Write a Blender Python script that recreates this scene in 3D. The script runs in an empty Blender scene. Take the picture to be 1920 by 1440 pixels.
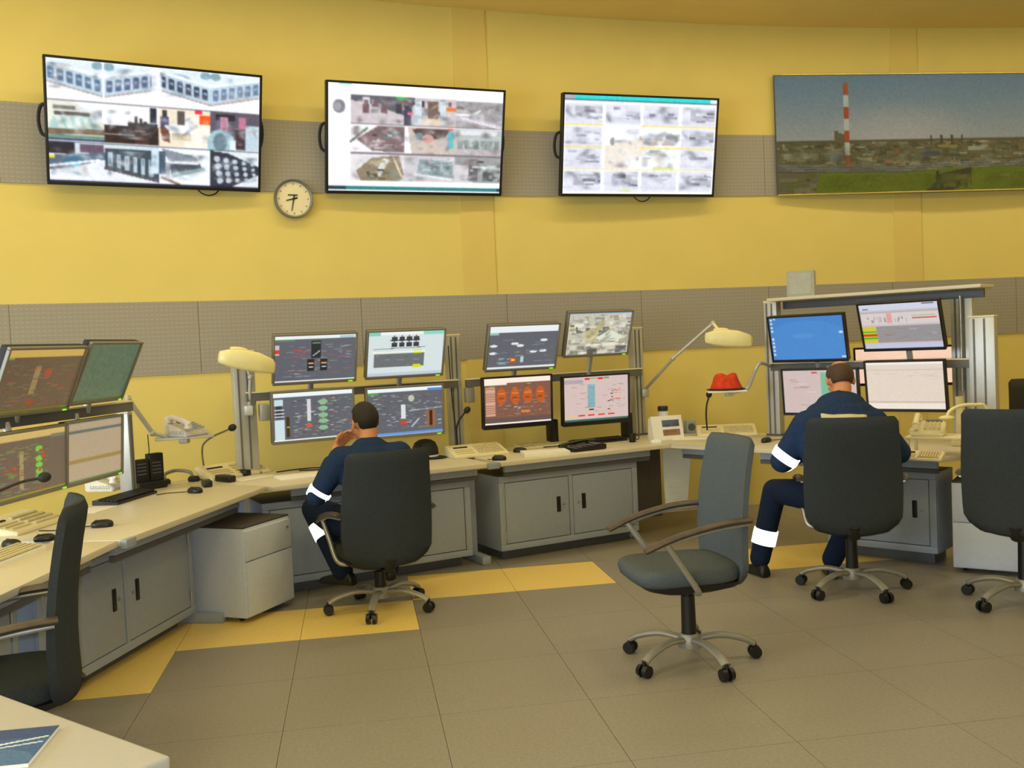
import bpy, bmesh, math, random
import numpy as np
from mathutils import Vector, Matrix

random.seed(7)
RNG = np.random.default_rng(11)
PI = math.pi
SC = bpy.context.scene
COL = SC.collection
D = math.radians

# ------------------------------------------------------------------ camera
FPX = 1850.0
HC = 1.57
ROLL = math.atan(.045)
PITCH = math.atan(75 * math.cos(ROLL) / FPX)
FW = np.array([0, math.cos(PITCH), -math.sin(PITCH)])
R0 = np.array([1.0, 0, 0])
U0 = np.array([0, math.sin(PITCH), math.cos(PITCH)])
RT = math.cos(ROLL) * R0 - math.sin(ROLL) * U0
UP = math.sin(ROLL) * R0 + math.cos(ROLL) * U0
CP = np.array([0, 0, HC])
cam_d = bpy.data.cameras.new('camera')
cam_d.sensor_width = 36
cam_d.lens = 36 * FPX / 1920
cam_d.clip_start = .05
cam = bpy.data.objects.new('camera', cam_d)
COL.objects.link(cam)
cam.matrix_world = Matrix([[RT[i], UP[i], -FW[i], CP[i]] for i in range(3)] + [[0, 0, 0, 1]])
SC.camera = cam


def ray(x, y):
    return FW + RT * (x - 960) / FPX + UP * (720 - y) / FPX


def G(x, y, z=0.0):
    """photo pixel -> point on the horizontal plane z"""
    d = ray(x, y)
    return Vector(CP + d * ((z - HC) / d[2]))


# ------------------------------------------------------------------ world, exposure, lights
SC.view_settings.view_transform = 'Standard'
SC.view_settings.look = 'None'
SC.view_settings.gamma = 1
SC.view_settings.use_curve_mapping = False
SC.view_settings.exposure = 0.0
wd = bpy.data.worlds.new('world')
SC.world = wd
wd.use_nodes = True
wd.node_tree.nodes['Background'].inputs[0].default_value = (.30, .24, .14, 1)
wd.node_tree.nodes['Background'].inputs[1].default_value = .1

CEIL = 4.345
LAMP_COL = (1.0, .83, .46)
LAMP_W = 19.5
WALL_W = 7.7
FLASH_W = 155.0
DAY_W = 430.0
SCREEN_GAIN = 1.0
WCX, WCY, WR = 6.73, -10.06, 19.6          # the curved wall: centre and radius


def wall_pt(x, off=0.0):
    r = WR - off
    return Vector((x, WCY + math.sqrt(r * r - (x - WCX) ** 2), 0))


LAMPS = []                                 # x, y, angle, length, width, watts
for k in range(24):                        # row of linear ceiling lights following the curved wall
    th = D(-48 + 4.2 * k)
    LAMPS.append((WCX + (WR - 1.2) * math.sin(th), WCY + (WR - 1.2) * math.cos(th), -th, 1.2, .16, WALL_W))
for a in range(-55, 40, 9):                # square ceiling lights further into the room
    th = D(a)
    LAMPS.append((WCX + (WR - 4.6) * math.sin(th), WCY + (WR - 4.6) * math.cos(th), -th, .56, .56, LAMP_W))
LAMPS = [l for l in LAMPS if -5.6 < l[0] < 9.3 and l[1] > -3.5]

# daylight entering through the windows in the left wall, left of and behind the photographer
WIN_Y = (-3.3, -.5, 2.3)
for i, wy in enumerate(WIN_Y):
    dl = bpy.data.lights.new('window_daylight', 'AREA')
    dl.shape = 'RECTANGLE'
    dl.size, dl.size_y = 1.9, 2.3
    dl.energy = DAY_W / 3
    dl.color = (.72, .86, 1.0)
    do = bpy.data.objects.new('window_daylight', dl)
    COL.objects.link(do)
    do.location = (-6.28, wy, 1.95)
    do.rotation_euler = (0, D(-90), 0)

# the camera's own flash gun, which makes the reflective tape flare
fl = bpy.data.lights.new('camera_flash', 'POINT')
fl.energy = FLASH_W
fl.color = (.80, .90, 1.0)
fl.shadow_soft_size = .025
flo = bpy.data.objects.new('camera_flash', fl)
COL.objects.link(flo)
flo.location = (-.03, .0, HC + .05)


# ------------------------------------------------------------------ materials
def lin(c):
    return tuple(((v / 255) / 12.92 if v / 255 <= .04045 else ((v / 255 + .055) / 1.055) ** 2.4) for v in c)


MATS = {}


def mat(name, rgb, rough=.5, metal=0.0, var=.06, scale=30.0, bump=0.0, bscale=None, coat=0.0, spec=.5):
    """procedural Principled material: base colour broken up by noise, optional fine relief"""
    if name in MATS:
        return MATS[name]
    m = bpy.data.materials.new(name)
    m.use_nodes = True
    nt = m.node_tree
    N, L = nt.nodes, nt.links
    b = N['Principled BSDF']
    c = lin(rgb)
    tc = N.new('ShaderNodeTexCoord')
    nz = N.new('ShaderNodeTexNoise')
    nz.inputs['Scale'].default_value = scale
    nz.inputs['Detail'].default_value = 3
    L.new(tc.outputs['Object'], nz.inputs['Vector'])
    rp = N.new('ShaderNodeValToRGB')
    rp.color_ramp.elements[0].position = .3
    rp.color_ramp.elements[1].position = .7
    rp.color_ramp.elements[0].color = tuple(v * (1 - var) for v in c) + (1,)
    rp.color_ramp.elements[1].color = tuple(min(1, v * (1 + var)) for v in c) + (1,)
    L.new(nz.outputs['Fac'], rp.inputs['Fac'])
    L.new(rp.outputs['Color'], b.inputs['Base Color'])
    b.inputs['Roughness'].default_value = rough
    b.inputs['Metallic'].default_value = metal
    b.inputs['Specular IOR Level'].default_value = spec
    b.inputs['Coat Weight'].default_value = coat
    if bump:
        n2 = N.new('ShaderNodeTexNoise')
        n2.inputs['Scale'].default_value = bscale or scale * 4
        n2.inputs['Detail'].default_value = 4
        L.new(tc.outputs['Object'], n2.inputs['Vector'])
        bp = N.new('ShaderNodeBump')
        bp.inputs['Strength'].default_value = bump
        bp.inputs['Distance'].default_value = .004
        L.new(n2.outputs['Fac'], bp.inputs['Height'])
        L.new(bp.outputs['Normal'], b.inputs['Normal'])
    MATS[name] = m
    return m


def mat_perforated():
    m = bpy.data.materials.new('perforated_grey')
    m.use_nodes = True
    nt = m.node_tree
    N, L = nt.nodes, nt.links
    b = N['Principled BSDF']
    uv = N.new('ShaderNodeUVMap')
    sp = N.new('ShaderNodeSeparateXYZ')
    L.new(uv.outputs[0], sp.inputs[0])

    def wave(sock, period, thr):
        a = N.new('ShaderNodeMath'); a.operation = 'DIVIDE'; a.inputs[1].default_value = period
        L.new(sock, a.inputs[0])
        f = N.new('ShaderNodeMath'); f.operation = 'FRACT'
        L.new(a.outputs[0], f.inputs[0])
        g = N.new('ShaderNodeMath'); g.operation = 'LESS_THAN'; g.inputs[1].default_value = thr
        L.new(f.outputs[0], g.inputs[0])
        return g.outputs[0]
    mu = N.new('ShaderNodeMath'); mu.operation = 'MULTIPLY'
    L.new(wave(sp.outputs[0], .034, .62), mu.inputs[0])
    L.new(wave(sp.outputs[1], .031, .32), mu.inputs[1])
    mx = N.new('ShaderNodeMix'); mx.data_type = 'RGBA'
    mx.inputs['A'].default_value = lin((158, 153, 143)) + (1,)
    mx.inputs['B'].default_value = lin((168, 163, 152)) + (1,)
    L.new(mu.outputs[0], mx.inputs['Factor'])
    L.new(mx.outputs['Result'], b.inputs['Base Color'])
    bp = N.new('ShaderNodeBump')
    bp.inputs['Strength'].default_value = .3
    bp.inputs['Distance'].default_value = .003
    L.new(mu.outputs[0], bp.inputs['Height'])
    L.new(bp.outputs['Normal'], b.inputs['Normal'])
    b.inputs['Roughness'].default_value = .6
    return m


def mat_print(name, emit=0.0, rough=.5):
    """colours come from the mesh's own colour attribute (flat print or a lit screen)"""
    m = bpy.data.materials.new(name)
    m.use_nodes = True
    nt = m.node_tree
    N, L = nt.nodes, nt.links
    b = N['Principled BSDF']
    at = N.new('ShaderNodeVertexColor')
    at.layer_name = 'Col'
    b.inputs['Roughness'].default_value = rough
    if emit:
        b.inputs['Base Color'].default_value = (.008, .008, .009, 1)
        L.new(at.outputs['Color'], b.inputs['Emission Color'])
        b.inputs['Emission Strength'].default_value = emit
    else:
        L.new(at.outputs['Color'], b.inputs['Base Color'])
    return m


def mat_retro():
    """retro-reflective tape: glass beads send light back towards where it came from"""
    m = bpy.data.materials.new('reflective_tape')
    m.use_nodes = True
    nt = m.node_tree
    N, L = nt.nodes, nt.links
    out = N['Material Output']
    N.remove(N['Principled BSDF'])
    df = N.new('ShaderNodeBsdfDiffuse')
    df.inputs[0].default_value = (.75, .77, .78, 1)
    ge = N.new('ShaderNodeNewGeometry')
    gl = N.new('ShaderNodeBsdfAnisotropic')
    gl.inputs['Color'].default_value = (.95, .97, 1, 1)
    gl.inputs['Roughness'].default_value = .32
    L.new(ge.outputs['Incoming'], gl.inputs['Normal'])
    ad = N.new('ShaderNodeMixShader')
    ad.inputs[0].default_value = .75
    L.new(df.outputs[0], ad.inputs[1])
    L.new(gl.outputs[0], ad.inputs[2])
    L.new(ad.outputs[0], out.inputs[0])
    return m


M_WALL = mat('wall_yellow_paint', (228, 208, 120), .75, var=.02, scale=3, bump=.05, bscale=160)
M_STRIP = mat('wall_strip_paint', (224, 200, 114), .75, var=.02, scale=3, bump=.05, bscale=160)
M_CEIL = mat('ceiling_paint', (242, 214, 128), .85, var=.02, scale=2)
M_PERF = mat_perforated()
M_TILE = mat('floor_tile_grey', (146, 141, 132), .42, var=.10, scale=70, bump=.05)
M_TILEY = mat('floor_tile_yellow', (240, 210, 122), .42, var=.06, scale=70, bump=.05)
M_GROUT = mat('floor_joint', (118, 112, 102), .8)
M_DESK = mat('desk_cream_laminate', (216, 208, 184), .42, var=.02, scale=60)
M_PED = mat('pedestal_light_grey', (206, 214, 230), .45, var=.03, scale=40)
M_TABLE = mat('table_grey_cream', (178, 174, 166), .5, var=.02, scale=60)
M_FAB_LIT = mat('grey_fabric_daylit', (86, 93, 97), .95, var=.14, scale=160, bump=.5, bscale=500, spec=.15)  # same chair fabric, lightened: daylight on the sideways chair put into the colour
M_GREY = mat('grey_steel_paint', (152, 162, 178), .45, var=.03, scale=40)
M_GREYD = mat('dark_grey_steel', (88, 90, 92), .5, var=.05)
M_POST = mat('aluminium_profile', (190, 190, 186), .38, metal=.35, var=.03)
M_SLOT = mat('profile_slot', (104, 104, 104), .5)
M_BLACK = mat('black_plastic', (20, 20, 22), .38, var=.15)
M_BLACKM = mat('matt_black_plastic', (26, 26, 28), .65, var=.2)
M_SILV = mat('silver_bezel', (128, 124, 116), .4, metal=.1, var=.03)
M_CREAM = mat('cream_plastic', (236, 226, 188), .4, var=.02)
M_CREAMD = mat('cream_keys', (206, 194, 150), .45, var=.03)
M_WHITE = mat('white_plastic', (236, 236, 232), .35, var=.02)
M_PAPER = mat('white_paper', (240, 238, 228), .8, var=.02)
M_FAB = mat('grey_chair_fabric', (57, 62, 65), .95, var=.14, scale=160, bump=.5, bscale=500, spec=.15)
M_FABB = mat('black_chair_leather', (24, 25, 27), .5, var=.15)
M_ARMW = mat('dark_wood_armrest', (74, 62, 54), .4, var=.2, scale=25)
M_CHROME = mat('brushed_metal', (176, 176, 172), .35, metal=.7, var=.04)
M_BASE = mat('grey_base_metal', (150, 148, 142), .4, metal=.3, var=.05)
M_NAVY = mat('navy_workwear', (34, 54, 88), .9, var=.15, scale=60, bump=.35, bscale=40, spec=.2)
M_NAVYD = mat('dark_navy_trousers', (22, 34, 58), .9, var=.15, scale=60, bump=.35, bscale=40, spec=.2)
M_SKIN = mat('skin', (206, 140, 96), .55, var=.05, scale=20)
M_HAIR = mat('dark_hair', (34, 26, 20), .7, var=.35, scale=120, bump=.6, bscale=220)
M_HAIR2 = mat('brown_hair', (74, 52, 34), .7, var=.3, scale=120, bump=.6, bscale=220)
M_SHOE = mat('black_shoe', (18, 18, 18), .45, var=.2)
M_EYE = mat('eye_white', (225, 222, 215), .2)
M_RETRO = mat_retro()
M_LAMPSH = mat('lamp_cream_shade', (240, 230, 170), .35, var=.02)
M_RED = mat('red_felt', (214, 62, 20), .85, var=.18, scale=30, bump=.3)
M_REDD = mat('dark_brim', (60, 36, 20), .85, var=.2)
M_GREEN = None
M_GLASS = mat('clock_face', (236, 226, 190), .5, var=.01)
M_PALE = mat('pale_perforated_panel', (242, 247, 255), .5, var=.04, scale=200)
M_DKPAN = mat('dark_modesty_panel', (74, 68, 62), .6, var=.08)
M_GOLD = mat('brass_strip', (226, 208, 120), .25, metal=.6)
M_SCREEN = mat_print('lit_screen', emit=SCREEN_GAIN, rough=.28)
M_TVSCREEN = mat_print('lit_television_screen', emit=1.12, rough=.28)
M_PRINT = mat_print('printed_sheet', rough=.35)


def mat_emit(name, rgb, s):
    m = bpy.data.materials.new(name)
    m.use_nodes = True
    b = m.node_tree.nodes['Principled BSDF']
    b.inputs['Base Color'].default_value = lin(rgb) + (1,)
    b.inputs['Emission Color'].default_value = lin(rgb) + (1,)
    b.inputs['Emission Strength'].default_value = s
    return m


M_LED = mat_emit('green_led', (120, 255, 0), 1.2)
M_DIFF = mat_emit('lamp_diffuser', (255, 236, 190), 3.0)
M_SKYPANE = mat_emit('daylit_pane', (206, 226, 255), 2.0)


# ------------------------------------------------------------------ mesh helpers
def NB():
    return bmesh.new()


def box(bm, c, s, bev=0.0, rot=None, seg=2):
    m = Matrix.Translation(Vector(c))
    if rot is not None:
        m = m @ rot.to_4x4()
    m = m @ Matrix.Diagonal((s[0], s[1], s[2], 1))
    r = bmesh.ops.create_cube(bm, size=1, matrix=m)
    if bev > 0:
        vs = set(r['verts'])
        ed = [e for e in bm.edges if e.verts[0] in vs and e.verts[1] in vs]
        bmesh.ops.bevel(bm, geom=ed, offset=bev, segments=seg, profile=.6, affect='EDGES')
    return bm


def cone(bm, p0, p1, r0, r1=None, seg=14):
    p0, p1 = Vector(p0), Vector(p1)
    r1 = r0 if r1 is None else r1
    d = p1 - p0
    m = Matrix.Translation((p0 + p1) / 2) @ d.to_track_quat('Z', 'Y').to_matrix().to_4x4()
    bmesh.ops.create_cone(bm, cap_ends=True, segments=seg, radius1=r0, radius2=r1, depth=d.length, matrix=m)
    return bm


def ball(bm, c, r, rot=None, u=16, v=10):
    r = (r, r, r) if isinstance(r, (int, float)) else r
    m = Matrix.Translation(Vector(c))
    if rot is not None:
        m = m @ rot.to_4x4()
    bmesh.ops.create_uvsphere(bm, u_segments=u, v_segments=v, radius=1, matrix=m @ Matrix.Diagonal((*r, 1)))
    return bm


def loft(bm, rings, cap=True):
    R = [[bm.verts.new(p) for p in ring] for ring in rings]
    n = len(R[0])
    for a, b in zip(R, R[1:]):
        for i in range(n):
            j = (i + 1) % n
            bm.faces.new((a[i], a[j], b[j], b[i]))
    if cap:
        bm.faces.new(list(reversed(R[0])))
        bm.faces.new(R[-1])
    return bm


def spline(pts, n=6):
    """Catmull-Rom through points"""
    P = [Vector(p) for p in pts]
    P = [P[0] * 2 - P[1]] + P + [P[-1] * 2 - P[-2]]
    out = []
    for i in range(1, len(P) - 2):
        a, b, c, d = P[i - 1:i + 3]
        for k in range(n):
            t = k / n
            out.append(.5 * ((2 * b) + (c - a) * t + (2 * a - 5 * b + 4 * c - d) * t * t + (3 * b - a - 3 * c + d) * t ** 3))
    out.append(P[-2])
    return out


def tube(bm, pts, r, seg=10, rb=None):
    """sweep along points; r float or list; rb = second radius (elliptic section)"""
    pts = [Vector(p) for p in pts]
    n = len(pts)
    rr = r if isinstance(r, (list, tuple)) else [r] * n
    rings = []
    side = None
    for i, p in enumerate(pts):
        t = (pts[min(i + 1, n - 1)] - pts[max(i - 1, 0)]).normalized()
        if side is None:
            side = t.cross(Vector((0, 0, 1)))
            if side.length < 1e-3:
                side = Vector((1, 0, 0))
        side = (side - t * side.dot(t)).normalized()
        up = side.cross(t)
        k = (rb / rr[i]) if rb else 1
        rings.append([p + side * math.cos(a) * rr[i] + up * math.sin(a) * rr[i] * k
                      for a in [2 * PI * j / seg for j in range(seg)]])
    return loft(bm, rings)


def prism(bm, poly, z0, z1, bev=0.0):
    lo = [bm.verts.new((p[0], p[1], z0)) for p in poly]
    hi = [bm.verts.new((p[0], p[1], z1)) for p in poly]
    n = len(poly)
    fs = [bm.faces.new(hi), bm.faces.new(list(reversed(lo)))]
    for i in range(n):
        j = (i + 1) % n
        fs.append(bm.faces.new((lo[i], lo[j], hi[j], hi[i])))
    if bev:
        ed = {e for f in fs[:2] for e in f.edges}
        bmesh.ops.bevel(bm, geom=list(ed), offset=bev, segments=2, profile=.6, affect='EDGES')
    return bm


def lathe(bm, prof, c=(0, 0, 0), seg=24):
    c = Vector(c)
    return loft(bm, [[c + Vector((r * math.cos(2 * PI * j / seg), r * math.sin(2 * PI * j / seg), z)) for j in range(seg)]
                     for r, z in prof])


def obj(name, bm, m, parent=None, smooth=True, loc=None, rot=None, angle=38):
    bmesh.ops.recalc_face_normals(bm, faces=bm.faces)
    me = bpy.data.meshes.new(name)
    bm.to_mesh(me)
    bm.free()
    me.materials.append(m)
    if smooth:
        me.polygons.foreach_set('use_smooth', [True] * len(me.polygons))
        me.set_sharp_from_angle(angle=D(angle))
    o = bpy.data.objects.new(name, me)
    COL.objects.link(o)
    if parent:
        o.parent = parent
    if loc is not None:
        o.location = loc
    if rot is not None:
        o.rotation_euler = rot
    return o


def tag(o, label, cat, group=None):
    o['label'] = label
    o['category'] = cat
    if group:
        o['group'] = group
    return o


def thing(name, label, cat, loc=(0, 0, 0), rotz=0.0, group=None):
    o = bpy.data.objects.new(name, None)
    o.empty_display_size = .1
    COL.objects.link(o)
    o.location = loc
    o.rotation_euler = (0, 0, rotz)
    return tag(o, label, cat, group)


def struct(o):
    o['kind'] = 'structure'
    return o


class Sec:
    """one straight console section: x along its front edge, y away from the operator"""

    def __init__(s, ox, oy, deg):
        s.o = Vector((ox, oy, 0)); s.deg = deg; s.rot = D(deg)
        s.x = Vector((math.cos(s.rot), math.sin(s.rot), 0))
        s.y = Vector((-math.sin(s.rot), math.cos(s.rot), 0))

    def W(s, x, y, z=0.0):
        return s.o + s.x * x + s.y * y + Vector((0, 0, z))

    def loc(s, p):
        d = Vector((p[0], p[1], 0)) - s.o
        return Vector((d.dot(s.x), d.dot(s.y), p[2]))

    def plane(s, px, py, off):
        """pixel -> point on the vertical plane at local y = off"""
        d = ray(px, py)
        yv = np.array(s.y)
        t = (np.array(s.o + s.y * off) - CP) @ yv / (d @ yv)
        return Vector(CP + d * t)


ZT = .74
SL1 = Sec(-1.93, 2.7, 88)
SL = Sec(-1.85, 4.55, 81)
S1 = Sec(-1.53, 6.2, 28)
S2 = Sec(-.12, 6.93, 28)
SR = Sec(1.66, 7.15, -42)


# ------------------------------------------------------------------ the room
def arc_grid(name, m, x0, x1, zs, off, parent=None, step=.25, thick=0.0):
    a0 = math.asin((x0 - WCX) / WR)
    a1 = math.asin((x1 - WCX) / WR)
    n = max(2, int(abs(a1 - a0) * WR / step))
    bm = NB()
    uvl = bm.loops.layers.uv.new('UVMap')

    def v(i, z, o):
        a = a0 + (a1 - a0) * i / n
        return bm.verts.new((WCX + (WR - o) * math.sin(a), WCY + (WR - o) * math.cos(a), z)), (a * WR, z)

    def quad(A, B, C_, D_):
        f = bm.faces.new((A[0], B[0], C_[0], D_[0]))
        for l, q in zip(f.loops, (A, B, C_, D_)):
            l[uvl].uv = q[1]
    cols = [[v(i, z, off) for z in zs] for i in range(n + 1)]
    for i in range(n):
        for k in range(len(zs) - 1):
            quad(cols[i][k], cols[i + 1][k], cols[i + 1][k + 1], cols[i][k + 1])
    if thick:
        back = [[v(i, z, off - thick) for z in (zs[0], zs[-1])] for i in range(n + 1)]
        for i in range(n):
            quad(cols[i][0], back[i][0], back[i + 1][0], cols[i + 1][0])
            quad(cols[i][-1], cols[i + 1][-1], back[i + 1][1], back[i][1])
        for i in (0, n):
            quad(cols[i][0], cols[i][-1], back[i][1], back[i][0])
    return obj(name, bm, m, parent)


XW0, XW1 = -6.4, 10.2
Z = dict(lb=1.458, lt=1.992, ub=2.815, ut=3.362)
wall = struct(arc_grid('wall_back', M_WALL, XW0, XW1, [0, .7, Z['lb'], Z['lt'], 2.4, Z['ub'], Z['ut'], 3.8, CEIL], 0))
wall['label'] = 'curved yellow painted wall with two grey perforated bands'
# perforated grey panels, two bands of them
arc0 = math.asin((XW0 - WCX) / WR) * WR
arc1 = math.asin((XW1 - WCX) / WR) * WR
PW = 1.25
k = 0
while arc0 + k * PW < arc1 - .05:
    s0, s1 = arc0 + k * PW + .002, min(arc1, arc0 + (k + 1) * PW) - .002
    xa, xb = WCX + WR * math.sin(s0 / WR), WCX + WR * math.sin(s1 / WR)
    for z0, z1 in ((Z['lb'], Z['lt']), (Z['ub'], Z['ut'])):
        arc_grid('perforated_panel', M_PERF, xa, xb, [z0, z1], .012, wall, thick=.012)
    k += 1
for i, xc in enumerate((-.23, 3.78)):
    for j, (z0, z1) in enumerate(((0, Z['lb']), (Z['lt'], Z['ub']), (Z['ut'], CEIL))):
        tr = struct(arc_grid('trim_%d' % (i * 3 + j + 1), M_STRIP, xc - .135, xc + .135, [z0, z1], .010, thick=.010, step=.1))
        tr['label'] = 'narrow vertical strip of slightly darker yellow wall'

bm = NB()
prism(bm, [(-6.4, -5), (10.2, -5), (10.2, 10.2), (-6.4, 10.2)], CEIL, CEIL + .1)
struct(obj('ceiling', bm, M_CEIL))
yl = wall_pt(XW0).y
yr = wall_pt(XW1).y
for nm, a, b in (('wall_left', (-6.4, yl), (-6.4, -5)), ('wall_right', (10.2, yr), (10.2, -5)), ('wall_rear', (-6.4, -5), (10.2, -5))):
    bm = NB()
    a, b = Vector((*a, 0)), Vector((*b, 0))
    d = (b - a).normalized()
    nrm = Vector((d.y, -d.x, 0)) * .1
    if nm != 'wall_left':
        nrm = -nrm if nm == 'wall_right' else nrm
    if nm == 'wall_left':
        nrm = Vector((-.1, 0, 0))
    elif nm == 'wall_right':
        nrm = Vector((.1, 0, 0))
    else:
        nrm = Vector((0, -.1, 0))
    prism(bm, [a, b, b + nrm, a + nrm], 0, CEIL)
    struct(obj(nm, bm, M_WALL))

bm = NB()
prism(bm, [(-6.4, -5), (10.2, -5), (10.2, 10.2), (-6.4, 10.2)], -.12, -.004)
floor = struct(obj('floor', bm, M_GROUT, smooth=False))
floor['label'] = 'grey tiled floor with yellow tiles stepping along the consoles'
TS = .657
TA = D(9)
te1 = Vector((math.cos(TA), math.sin(TA), 0))
te2 = Vector((-math.sin(TA), math.cos(TA), 0))


def tile_mesh(nm, m):
    bm = NB()
    h = TS / 2 - .0014
    b = .0015
    lo = [(-h, -h), (h, -h), (h, h), (-h, h)]
    prism(bm, lo, -.004, 0)
    bmesh.ops.recalc_face_normals(bm, faces=bm.faces)
    me = bpy.data.meshes.new(nm)
    bm.to_mesh(me)
    bm.free()
    me.materials.append(m)
    return me


TM = [tile_mesh('floor_tile', M_TILE), tile_mesh('floor_tile_yellow', M_TILEY)]
ntile = 0
for i in range(-12, 16):
    for j in range(-8, 14):
        c1, c2 = -1.03 + (i + .5) * TS, 4.17 + (j + .5) * TS
        p = te1 * c1 + te2 * c2
        if p.y < .9 or abs(p.x) > .62 * p.y + .9 or (p - Vector((WCX, WCY, 0))).length > WR + .1 or p.x < -5.5:
            continue
        # yellow tiles step along in front of the consoles
        if c1 < -1.03:
            yel = j in (1, 2)
        elif c1 < .285:
            yel = j == 2
        else:
            yel = j == 3 and (c1 < 1.6 or 2.26 < c1 < 3.57)
        o = bpy.data.objects.new('floor_tile', TM[1 if yel else 0])
        COL.objects.link(o)
        o.parent = floor
        o.location = p
        o.rotation_euler = (0, 0, TA)
        ntile += 1

# ceiling lights (out of the picture, they light the room)
for i, (x, y, a, ln, wd_, pw) in enumerate(LAMPS):
    line = ln > 1
    lab = 'long narrow recessed ceiling light near the curved wall' if line else 'square recessed ceiling light with milky diffuser'
    t = thing('ceiling_light', lab, 'ceiling light', (x, y, CEIL), a, 'long ceiling lights' if line else 'square ceiling lights')
    bm = NB()
    hx, hy = ln / 2 + .02, wd_ / 2 + .02
    for sx, sy, lx, ly in ((0, hy, 2 * hx + .03, .03), (0, -hy, 2 * hx + .03, .03), (hx, 0, .03, 2 * hy - .03), (-hx, 0, .03, 2 * hy - .03)):
        box(bm, (sx, sy, -.012), (lx, ly, .024))
    obj('frame', bm, M_WHITE, t)
    bm = NB()
    box(bm, (0, 0, -.006), (ln, wd_, .008))
    obj('diffuser', bm, M_DIFF, t)
    ld = bpy.data.lights.new('ceiling_light_lamp', 'AREA')
    ld.shape = 'RECTANGLE'
    ld.size, ld.size_y = ln, wd_
    ld.energy = pw
    ld.color = LAMP_COL
    lo = bpy.data.objects.new('ceiling_light_lamp', ld)
    COL.objects.link(lo)
    lo.location = (x, y, CEIL - .03)
    lo.rotation_euler = (0, 0, a)

# windows in the left wall, out of the picture
for i, wy in enumerate(WIN_Y):
    bm = NB()
    for cx, cz, sx, sz in ((0, 1.0, 2.5, .08), (0, -1.0, 2.5, .08), (-1.21, 0, .08, 1.92), (1.21, 0, .08, 1.92), (0, 0, .06, 1.92)):
        box(bm, (cx, 0, cz), (sx, .10, sz), .008)
    w_ = struct(obj('window_%d' % (i + 1), bm, M_WHITE, loc=(-6.35, wy, 1.95), rot=(0, 0, D(-90))))
    for sx in (-.6, .6):
        bm = NB()
        box(bm, (sx, -.0, 0), (1.16, .012, 1.92))
        obj('pane', bm, M_SKYPANE, w_)

# ------------------------------------------------------------------ canvases: what screens and prints show
class Cv:
    def __init__(s, w, h, bg):
        s.w, s.h = w, h
        s.a = np.ones((h, w, 3)) * (np.array(bg) / 255)
        yy, xx = np.mgrid[0:h, 0:w]
        s.x = (xx + .5) / w
        s.y = (yy + .5) / h

    def m(s, mask, c, al=1.0):
        s.a[mask] = s.a[mask] * (1 - al) + np.array(c) / 255 * al

    def rect(s, x0, y0, x1, y1, c, al=1.0):
        s.m((s.x >= x0) & (s.x < x1) & (s.y >= y0) & (s.y < y1), c, al)

    def ell(s, cx, cy, rx, ry, c, al=1.0):
        s.m(((s.x - cx) / rx) ** 2 + ((s.y - cy) / ry) ** 2 < 1, c, al)

    def line(s, x0, y0, x1, y1, t, c, al=1.0):
        asp = s.w / s.h
        X, Y = s.x * asp, s.y
        ax, ay, bx, by = x0 * asp, y0, x1 * asp, y1
        dx, dy = bx - ax, by - ay
        L2 = dx * dx + dy * dy + 1e-9
        k = np.clip(((X - ax) * dx + (Y - ay) * dy) / L2, 0, 1)
        s.m((X - ax - k * dx) ** 2 + (Y - ay - k * dy) ** 2 < t * t / 4, c, al)

    def poly(s, pts, c, al=1.0):
        ins = np.zeros(s.x.shape, bool)
        n = len(pts)
        for i in range(n):
            (xa, ya), (xb, yb) = pts[i], pts[(i + 1) % n]
            if ya == yb:
                continue
            cr = ((ya > s.y) != (yb > s.y)) & (s.x < (xb - xa) * (s.y - ya) / (yb - ya) + xa)
            ins ^= cr
        s.m(ins, c, al)

    def noise(s, amp, cell=1):
        n = RNG.normal(0, amp, (s.h // cell + 1, s.w // cell + 1, 1))
        n = np.repeat(np.repeat(n, cell, 0), cell, 1)[:s.h, :s.w]
        s.a = np.clip(s.a + n, 0, 1)

    def blur(s, k=1):
        for _ in range(k):
            p = np.pad(s.a, ((1, 1), (1, 1), (0, 0)), 'edge')
            s.a = (p[1:-1, 1:-1] * 4 + p[:-2, 1:-1] + p[2:, 1:-1] + p[1:-1, :-2] + p[1:-1, 2:]) / 8

    def soft(s, n, x0, y0, x1, y1, cols, r=(.01, .05), al=(.15, .5)):
        """soft slanted strokes, the blur of a camera picture"""
        asp = s.w / s.h
        for _ in range(n):
            cx, cy = RNG.uniform(x0, x1), RNG.uniform(y0, y1)
            ra, rb_ = RNG.uniform(*r), RNG.uniform(*r) * .45
            th = RNG.normal(0, .5)
            dx, dy = (s.x - cx) * asp, s.y - cy
            u = (dx * math.cos(th) + dy * math.sin(th)) / (ra * asp)
            v = (-dx * math.sin(th) + dy * math.cos(th)) / (rb_ * asp)
            k = np.exp(-(u * u + v * v)) * RNG.uniform(*al)
            k = (k * ((s.x >= x0) & (s.x < x1) & (s.y >= y0) & (s.y < y1)))[..., None]
            s.a = s.a * (1 - k) + np.array(cols[RNG.integers(len(cols))]) / 255 * k

    def specks(s, n, x0, y0, x1, y1, cols, wr=(.01, .05), hr=(.006, .012)):
        for _ in range(n):
            x, y = RNG.uniform(x0, x1), RNG.uniform(y0, y1)
            w, h = RNG.uniform(*wr), RNG.uniform(*hr)
            s.rect(x, y, min(x1, x + w), min(y1, y + h), cols[RNG.integers(len(cols))])


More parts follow.
